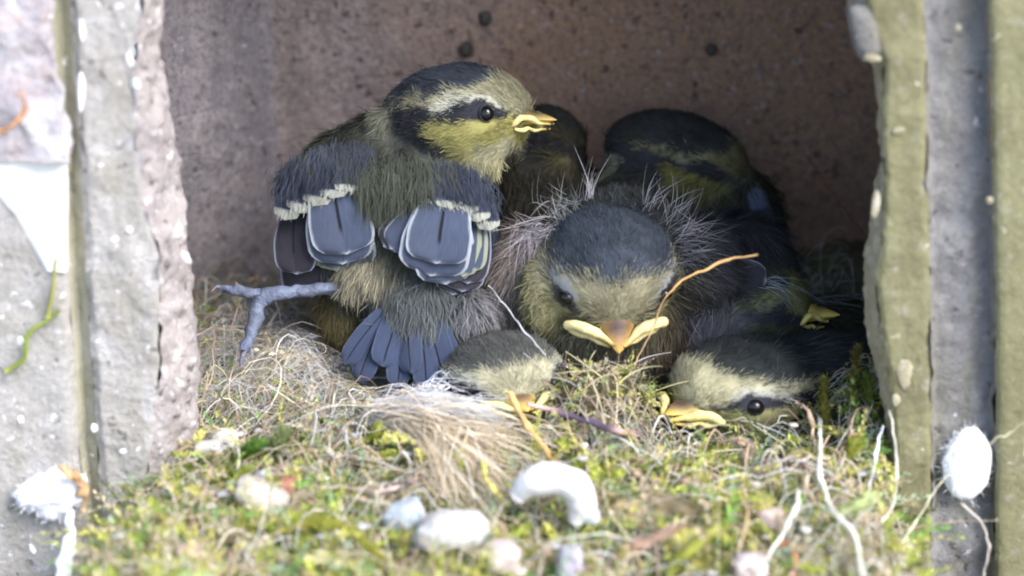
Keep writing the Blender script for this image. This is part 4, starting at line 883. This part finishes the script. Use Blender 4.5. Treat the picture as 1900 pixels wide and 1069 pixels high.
# white curl: droppings sac bent like a hook
pc = nest_pt(1010, 955)[1]-0.55
V_, F4_, F3_ = tube_data([P(958, 925, pc), P(985, 898, pc-.05), P(1030, 890, pc-.05), P(1068, 905, pc), P(1077, 935, pc), P(1066, 965, pc)], [0.10, 0.21, 0.24, 0.24, 0.22, 0.12], 34, 16)
V_ = V_+0.07*np.stack([fbm(V_, 2.5, s, 3) for s in (1, 2, 3)], -1)
tag(mesh('white_curl', V_, [F4_, F3_], M_WHITE, None, np.array((0.66, 0.645, 0.65))*(1+0.35*fbm(V_, 3, 8, 4)[:, None]).clip(.6, 1.2)), 'fat white hook-shaped dropping lying on the moss in front', 'dropping')

def stem(name, pts, rad, col, label, cat, group=None, n=40, bump=0.018, kk=8):
    g = np.random.default_rng(len(label)*7+ord(label[3])); q_ = spline(pts, 12); q_[1:-1] += 0.009*g.normal(0, 1, (10, 3))
    rr = np.interp(np.linspace(0, 1, 12), np.linspace(0, 1, len(rad)), rad)*g.uniform(0.5, 0.95, 12)
    cc = np.array(col); cc = np.stack([np.interp(np.linspace(0, 1, 14), np.linspace(0, 1, len(cc)), cc[:, i]) for i in range(3)], -1)*g.uniform(.7, 1.2, (14, 1))
    return tag(tube(name, q_, rr, M_STRAW, None, n, kk, cc, bump, 0.7), label, cat, group)
GS = 'loose stems and stalks on the nest'
stem('dry_stem', [P(1406, 474, 0.7), P(1335, 488, 0.65), P(1270, 520, 0.6), P(1235, 555, 0.55), P(1205, 620, 0.5), P(1168, 694, 0.4)], [0.03, 0.028, 0.022, 0.02, 0.018, 0.014], [(0.55, 0.33, 0.13), (0.55, 0.32, 0.12), (0.50, 0.36, 0.2)], 'thin orange stem arching over the shoulder of the camera-facing chick', 'stem', GS)
q = nest_pt(1040, 860)[1]
stem('straw', [P(944, 728, -0.25), P(968, 772, -0.5), P(1000, 818, -0.95), P(1035, 862, -1.2)], [0.065, 0.07, 0.06, 0.05], [(0.60, 0.36, 0.14), (0.55, 0.33, 0.13)], 'orange brown straw leaning across the low chick beak', 'straw', GS)
tw = []
for c in ((0.45, 0.30, 0.27), (0.45, 0.30, 0.27), (0.10, 0.075, 0.11), (0.11, 0.08, 0.12), (0.09, 0.07, 0.10), (0.42, 0.26, 0.22), (0.08, 0.06, 0.08), (0.08, 0.06, 0.08)): tw.append(c)
stem('twig', [P(978, 750, -.22), P(1040, 766, -.3), on(1110, 788, .65), on(1165, 803, .6), on(1225, 816, .4)], [0.05, 0.065, 0.075, 0.065, 0.05], tw, 'dark purple twig with pink bands lying across the nest rim', 'twig', GS, 30)
stem('feather_shaft', [P(905, 528, 0.8), P(950, 585, 0.6), P(988, 632, 0.45), P(1014, 662, 0.35)], [0.006, 0.012, 0.016, 0.014], [(0.45, 0.45, 0.47)], 'fine white quill stuck between the two middle chicks', 'quill', GS)
stem('pale_stalk', [on(1520, 768, .6), on(1521, 830, .9), on(1524, 895, 1.0), on(1548, 950, 1.0), on(1586, 995, 1.0), on(1602, 1075, .9)], [0.06, 0.065, 0.06, 0.06, 0.055, 0.05], [(0.62, 0.62, 0.55), (0.6, 0.6, 0.5)], 'long pale stalk bending down at the right of the nest front', 'stalk', GS)
stem('pale_stalk', [on(1481, 905, .6), on(1478, 940, .9), on(1455, 985, .9), on(1420, 1042, .7)], [0.03, 0.04, 0.04, 0.03], [(0.66, 0.66, 0.6)], 'short pale stalk crossing in front of the pink seed', 'stalk', GS)
stem('brown_bract', [P(1478, 748, 0), P(1500, 762, -0.3), P(1508, 800, -0.5), P(1516, 850, -0.7)], [0.03, 0.05, 0.045, 0.025], [(0.42, 0.28, 0.2), (0.5, 0.38, 0.26)], 'dry brown grass tip bending beside the top of the long pale stalk', 'grass stem', GS)
stem('red_stem', [on(1440, 1010, .5), on(1462, 1006, .6), on(1476, 1035, .65), on(1470, 1080, .6)], [0.05, 0.06, 0.055, 0.05], [(0.5, 0.2, 0.1)], 'curled red orange stem at the bottom right', 'stem', GS)
stem('pink_stem', [on(590, 905, .4), on(650, 906, .45), on(705, 914, .5), on(770, 892, .45), on(812, 884, .3)], [0.03, 0.045, 0.055, 0.05, 0.03], [(0.42, 0.32, 0.29)], 'knotty pinkish stem lying left below the blond hair tuft', 'stem', GS)
stem('grey_stem', [on(575, 846), on(620, 846, .4), on(680, 852, .4), on(742, 850, .3)], [0.03, 0.04, 0.035, 0.025], [(0.52, 0.50, 0.52), (0.3, 0.22, 0.18), (0.45, 0.4, 0.36)], 'short grey and brown stem lying in moss behind the pink knotty stem', 'stem', GS)
stem('yellow_stem', [on(893, 818, .9), on(896, 860, .9), on(908, 900, .8), on(945, 940, .6)], [0.03, 0.05, 0.06, 0.05], [(0.62, 0.56, 0.12), (0.55, 0.48, 0.14)], 'bright yellow stem standing in front of the blond hair tuft', 'stem', GS)
stem('grass_blade', [P(1764, 876, -1.35), P(1720, 935, -1.6), P(1680, 1000, -2.0), P(1640, 1075, -2.4)], [0.012, 0.02, 0.022, 0.02], [(0.55, 0.52, 0.36)], 'thin dry grass blade slanting across the olive jamb towards the white cocoon', 'grass stem', GS)
stem('grass_blade', [P(1650, 760, -1.0), P(1662, 830, -1.3), P(1658, 930, -1.7), P(1610, 1000, -2.1), P(1560, 1030, -2.4)], [0.012, 0.022, 0.022, 0.016], [(0.60, 0.58, 0.5)], 'pale grass blade hanging down the inner edge of the olive jamb', 'grass stem', GS)
stem('grass_blade', [P(1640, 790, -0.95), P(1625, 850, -1.3), P(1612, 910, -1.6)], [0.02, 0.04, 0.02], [(0.62, 0.62, 0.66)], 'short broad whitish blade at the foot of the olive jamb', 'grass stem', GS)
stem('grass_blade', [P(1665, 960, -1.6), P(1676, 1010, -1.9), P(1682, 1080, -2.3)], [0.02, 0.024, 0.02], [(0.6, 0.58, 0.5)], 'straight pale blade hanging at the bottom of the olive jamb', 'grass stem', GS)
stem('grass_blade', [P(1900, 785, -1.5), P(1850, 815, -1.5), P(1795, 852, -1.7)], [0.012, 0.014, 0.012], [(0.5, 0.47, 0.3)], 'thin blade reaching right from the white cocoon', 'grass stem', GS)
stem('grass_blade', [P(1785, 935, -1.5), P(1825, 975, -1.6), P(1835, 1020, -1.7), P(1822, 1080, -1.8)], [0.02, 0.025, 0.025, 0.02], [(0.42, 0.38, 0.33)], 'grey withered blade hanging below the white cocoon', 'grass stem', GS)
stem('rootlet', [P(1500, 290, 6.4), P(1530, 340, 6.2), P(1575, 395, 5.2), P(1612, 446, 3.0)], [0.018, 0.03, 0.03, 0.02], [(0.16, 0.07, 0.04)], 'thin red brown rootlet running down the back wall to the olive jamb', 'root', GS)
stem('rust_stem', [P(-40, 262, -1.5), P(22, 232, -1.55), P(46, 200, -1.5), P(38, 165, -1.4)], [0.04, 0.06, 0.05, 0.02], [(0.38, 0.2, 0.1)], 'curved rusty brown stem stuck to the crust at the far left', 'stem', GS)

def hair_tuft(name, roots, tips, n, col, width, label, cat, bow, seed):
    g = np.random.default_rng(seed); roots = np.array(roots); tips = np.array(tips)
    a = g.uniform(0, 1, n); s = a*(len(roots)-1); i = np.minimum(s.astype(int), len(roots)-2); t = (s-i)[:, None]
    r = roots[i]*(1-t)+roots[i+1]*t+g.normal(0, 0.11, (n, 3)); b = np.clip(a+g.normal(0, .12, n), 0, 1)
    s = b*(len(tips)-1); i = np.minimum(s.astype(int), len(tips)-2); t = (s-i)[:, None]; e = tips[i]*(1-t)+tips[i+1]*t+g.normal(0, 0.10, (n, 3))
    K = 9; t = np.linspace(0, 1, K)[None, :, None]
    e = r+(e-r)*g.uniform(0.35, 1.12, (n, 1))
    pts = r[:, None]*(1-t)+e[:, None]*t+np.array(bow)*(np.sin(np.pi*t)*g.uniform(0.3, 1.3, (n, 1, 1)))+g.normal(0, .13, (n, 1, 3))*np.sin(np.pi*t)+g.normal(0, .07, (n, 1, 3))*np.sin(2*np.pi*t)
    zz = nest_z(pts[..., 0], pts[..., 1]); pts[..., 2] = np.maximum(pts[..., 2], zz+0.05)
    d = unit(e-r); side = unit(np.cross(d, np.array([0, -.6, .8])[None]+.5*g.normal(0, 1, (n, 3))))
    col = np.array(col); c = col[g.integers(0, len(col), n)]*g.uniform(.75, 1.25, (n, 1))
    o = strands(name, pts, width*g.uniform(.6, 1.5, n), side, c, M_FIB, None, c, 0.4)
    return tag(o, label, cat)
hair_tuft('hair_tuft', [P(700, 770, -0.2), P(745, 792, -0.4), P(790, 800, -0.55), P(830, 805, -.6)], [P(1030, 800, -0.5), P(1000, 855, -1.2), P(960, 925, -1.9), P(900, 965, -2.2), P(845, 945, -2.1), P(815, 905, -1.8)], 560,
          [(0.60, 0.52, 0.38), (0.50, 0.41, 0.28), (0.66, 0.61, 0.50), (0.42, 0.32, 0.21)], 0.017, 'blond tuft of animal hair fanning to the right over the nest rim', 'hair tuft', (0, -0.1, 0.12), 5)
hair_tuft('down_feather', [P(690, 762, 0.0), P(730, 780, -0.2), P(760, 795, -0.3)], [P(890, 748, 0.05), P(930, 772, -0.2), P(900, 800, -0.45)], 1100,
          [(0.50, 0.51, 0.56), (0.44, 0.43, 0.44), (0.55, 0.53, 0.50)], 0.011, 'white fluffy down lying just above the blond hair tuft', 'down', (0, -0.05, 0.05), 6)
hair_tuft('pale_feather', [P(790, 745, 0.35), P(785, 735, 0.4)], [P(838, 718, 0.45), P(838, 730, 0.35)], 90,
          [(0.6, 0.62, 0.68)], 0.016, 'small whitish feather under the tip of the blue tail', 'feather', (0, -0.05, 0.06), 7)

def frond(pts, rad, col, label, seed, leaf=0.13, n=60):
    """one moss frond: stem with overlapping leaflets"""
    g = np.random.default_rng(seed); c = spline(pts, n*2); T = unit(np.gradient(c, axis=0))
    root = empty('moss_frond', label, 'moss', 'separate moss fronds')
    tube('stem', pts, [0.035, 0.03, 0.015], M_MOSS, root, 14, 6, [np.array(col)*0.8])
    parts = []
    sd1 = unit(np.cross(T, [0.1, -1, 0.3])); bi = np.cross(sd1, T); an = np.arange(n*2)*2.4
    rd = sd1*np.cos(an)[:, None]+bi*np.sin(an)[:, None]; ld = unit(rd*0.9+T*0.8+0.15*g.normal(0, 1, T.shape)); ss = unit(np.cross(ld, T))
    tt = np.linspace(0, 1, n*2); ll = (leaf*np.interp(tt, [0, .3, .8, 1], [0.7, 1.15, 1, .5])*g.uniform(.75, 1.25, n*2)*rad)[:, None]
    V = np.stack([c, c+ld*ll*.45-ss*ll*.24, c+ld*ll, c+ld*ll*.45+ss*ll*.24], 1).reshape(-1, 3)
    C = np.repeat(np.clip(np.array(col)*g.uniform(.75, 1.3, (n*2, 1)), 0, .8), 4, 0)
    tag(mesh('leaflets', V, [np.arange(len(V)).reshape(-1, 4)], M_MOSS, root, C, smooth=False), kind='stuff')
YG = (0.42, 0.44, 0.09); GG = (0.15, 0.27, 0.05); PG = (0.42, 0.48, 0.22)
frond([P(318, 842, -0.9), on(370, 850), on(430, 858), on(470, 848)], 1.0, YG, 'yellow green frond reaching left across the foot of the left jamb', 1)
frond([on(310, 905, .5), on(350, 885, .5), on(420, 882, .5), on(492, 858, .5)], 1.1, (0.34, 0.38, 0.07), 'long arched frond just above the long beige pebble', 2)
frond([P(440, 850, -1.0), P(465, 832, -1.0), P(490, 822, -0.9)], 1.3, GG, 'bright green frond right of the two small pebbles', 3)
frond([on(520, 985, .5), on(580, 970, .6), on(650, 985, .6), on(710, 1040, .5)], 1.3, (0.48, 0.47, 0.10), 'thick yellow frond arching across the bottom left', 4, 0.15)
frond([on(1545, 965, .5), on(1600, 932, .6), on(1645, 905, .7), on(1682, 888, .8)], 1.2, PG, 'pale feathery frond pointing up right in front of the olive jamb', 5, 0.16)
frond([on(1560, 860), on(1578, 840, .5), on(1590, 812, .6)], 1.2, YG, 'upright yellow green frond near the foot of the olive jamb', 6)
frond([on(680, 820), on(705, 790, .5), on(716, 745, .6)], 1.0, YG, 'upright yellow frond left of the blond hair tuft', 7)
frond([P(1535, 800, 0.0), P(1528, 750, 0.1), P(1530, 700, 0.1)], 1.2, (0.22, 0.22, 0.05), 'upright olive frond beside the low right chick', 8)
frond([P(1590, 790, -0.2), P(1585, 720, 0), P(1592, 640, 0.1)], 1.4, (0.15, 0.14, 0.035), 'tall dark frond growing up against the olive jamb', 9)
frond([P(1625, 780, -0.3), P(1612, 730, -0.1), P(1604, 690, 0)], 1.3, (0.13, 0.17, 0.035), 'dark green frond between the tall frond and the olive jamb', 10)
frond([on(1240, 1075, .5), on(1270, 1030, .6), on(1330, 985, .6), on(1350, 975, .5)], 1.2, YG, 'yellow green frond at the bottom right of the centre', 11)
frond([P(10, 690, -1.1), P(45, 665, -1.12), P(52, 620, -1.12), P(95, 590, -1.1), P(110, 575, -1.08)], 0.7, (0.40, 0.48, 0.10), 'thin yellow green moss strand clinging to the left jamb', 12, 0.1, 40)
frond([P(88, 590, -1.1), P(98, 540, -1.1), P(104, 480, -1.08)], 0.5, (0.48, 0.48, 0.15), 'short yellow strand hanging under the white paint patch', 13, 0.09, 30)
frond([P(225, 900, -1.2), P(250, 920, -1.4), P(268, 960, -1.6)], 0.7, (0.40, 0.40, 0.14), 'wispy frond right of the white fluff on the left jamb', 14, 0.1, 36)
frond([P(500, 850, -0.9), P(515, 825, -0.9), P(530, 800, -0.8)], 1.6, (0.36, 0.40, 0.18), 'pale dense frond in front of the grey hair felt', 15, 0.13, 60)

# papery scraps
def scrap(px, py, wd, ht, rot, col, label, seed):
    u, v = np.meshgrid(np.linspace(-1, 1, 26), np.linspace(-1, 1, 16), indexing='ij')
    r_ = 1+0.3*noise(np.stack([np.arctan2(v, u), 0*u, 0*u], -1), 2.2, seed)
    x, y = u*wd*k*0.5*r_, v*ht*k*0.5*r_*np.sqrt(np.clip(1-0.8*u**2, .05, 1)); c, s_ = math.cos(R(rot)), math.sin(R(rot))
    n3 = np.stack([x, y, 0*x+seed*5.0], -1); h = 0.16*fbm(n3, 2.2, seed, 4)-0.25*y**2/(ht*k)
    p = np.stack([x*c-y*s_, h*1.0-0.35*(x*s_+y*c), (x*s_+y*c)*.85+h*.6], -1)+on(px, py, .55)
    cc = np.array(col)*(1+0.4*fbm(n3, 3, seed+1, 3))[..., None]
    return tag(mesh('leaf_scrap', p.reshape(-1, 3), [grid_faces(26, 16)], M_STRAW, None, np.clip(cc, .05, .8).reshape(-1, 3)), label, 'dry leaf', 'dry papery leaf scraps')
scrap(1225, 945, 150, 60, 8, (0.52, 0.40, 0.27), 'broad crumpled tan leaf scrap right of the white curl', 3)
scrap(1195, 1010, 150, 34, 38, (0.50, 0.33, 0.26), 'narrow pinkish leaf scrap aslant below the broad tan scrap', 5)
scrap(640, 1035, 110, 44, -20, (0.55, 0.50, 0.28), 'yellowish leaf scrap under the thick yellow frond', 8)
scrap(1440, 860, 90, 34, 10, (0.26, 0.15, 0.12), 'dark reddish brown leaf scrap left of the long pale stalk', 11)
scrap(740, 905, 70, 28, 5, (0.42, 0.36, 0.33), 'small grey brown leaf scrap beside the blond hair tuft', 14)
# white cocoon on the grey band
V, F = ICO4; kz = FRAME/1900*(DIST-3.2)/DIST
W = V*(1+0.2*fbm(V, 1.9, 5, 4)[:, None]); W = W*np.array([46*kz, 0.14, 74*kz])+P(1796, 860, -0.86)
co = empty('cocoon', 'fluffy white silk cocoon stuck on the grey band of the olive jamb', 'cocoon')
mesh('silk_body', W, [F], M_WHITE, co, np.array((0.72, 0.72, 0.73))*(1+0.25*fbm(V, 3, 8, 4)[:, None]).clip(.7, 1.1))
i = rng.integers(0, len(W), 500); n_ = unit(V[i]); d_ = unit(n_+0.9*rng.normal(0, 1, n_.shape)); t = np.linspace(0, 1, 5)[None, :, None]
pts = W[i][:, None]+d_[:, None]*rng.uniform(.02, .09, (500, 1, 1))*t+0.05*rng.normal(0, 1, (500, 1, 3))*t**2
tag(strands('silk_threads', pts, np.full(500, 0.008), unit(np.cross(d_, rng.normal(0, 1, d_.shape))), np.tile((0.8, 0.8, 0.8), (500, 1)), M_FIB, co, None, .4), kind='stuff')
# white fluff with brown husk on the left jamb
fl = empty('spider_web_lump', 'torn white web lump with orange brown husk at the lower left jamb', 'web')
W = V*(1+0.6*fbm(V, 1.9, 9, 4)[:, None]); W = W*np.array([56*kz, 0.2, 50*kz])+P(100, 918, -1.15)
mesh('web_body', W, [F], M_WHITE, fl, np.clip(np.array((0.74, 0.74, 0.76))*(1+0.3*fbm(V, 2, 12, 3)[:, None]), 0, .82))
i = rng.integers(0, len(W), 400); d_ = unit(V[i]+1.0*rng.normal(0, 1, (400, 3)))
pts = W[i][:, None]+d_[:, None]*rng.uniform(.02, .16, (400, 1, 1))*t
tag(strands('web_threads', pts, np.full(400, 0.01), unit(np.cross(d_, rng.normal(0, 1, d_.shape))), np.tile((0.74, 0.74, 0.76), (400, 1)), M_FIB, fl, None, .4), kind='stuff')
tube('husk', [P(98, 866, -1.35), P(130, 872, -1.4), P(150, 900, -1.35), P(158, 950, -1.3)], [0.03, 0.08, 0.07, 0.02], M_STRAW, fl, 26, 10, [(0.52, 0.38, 0.22), (0.34, 0.2, 0.1), (0.5, 0.34, 0.18)], 0.07, 0.6)
tube('web_tail', [P(128, 950, -1.3), P(128, 1000, -1.5), P(115, 1080, -1.9)], [0.06, 0.09, 0.14], M_WHITE, fl, 16, 8, [(0.7, 0.7, 0.72)], 0.05, 0.4)
# dark pellets on the back wall
for x, y, s_, lab in ((901, 34, 12, 'dark round pellet stuck highest on the back wall'), (866, 92, 13, 'dark round pellet on the back wall just over the large chick head'), (1320, 92, 10, 'small dark pellet on the back wall right of centre')):
    o = blob('wall_pellet', x, y, YB-0.02, s_, s_*1.2, 0.1, M_PEB, None, x, 0.2, 1.5, np.tile((0.05, 0.045, 0.04), (len(ICO3[0]), 1)))
    tag(o, lab, 'pellet', 'dark pellets on the back wall')
# thin bare strands crossing the jambs
print('tris', sum(len(m.loop_triangles) or len(m.polygons) for m in bpy.data.meshes), 'objs', len(bpy.data.objects))
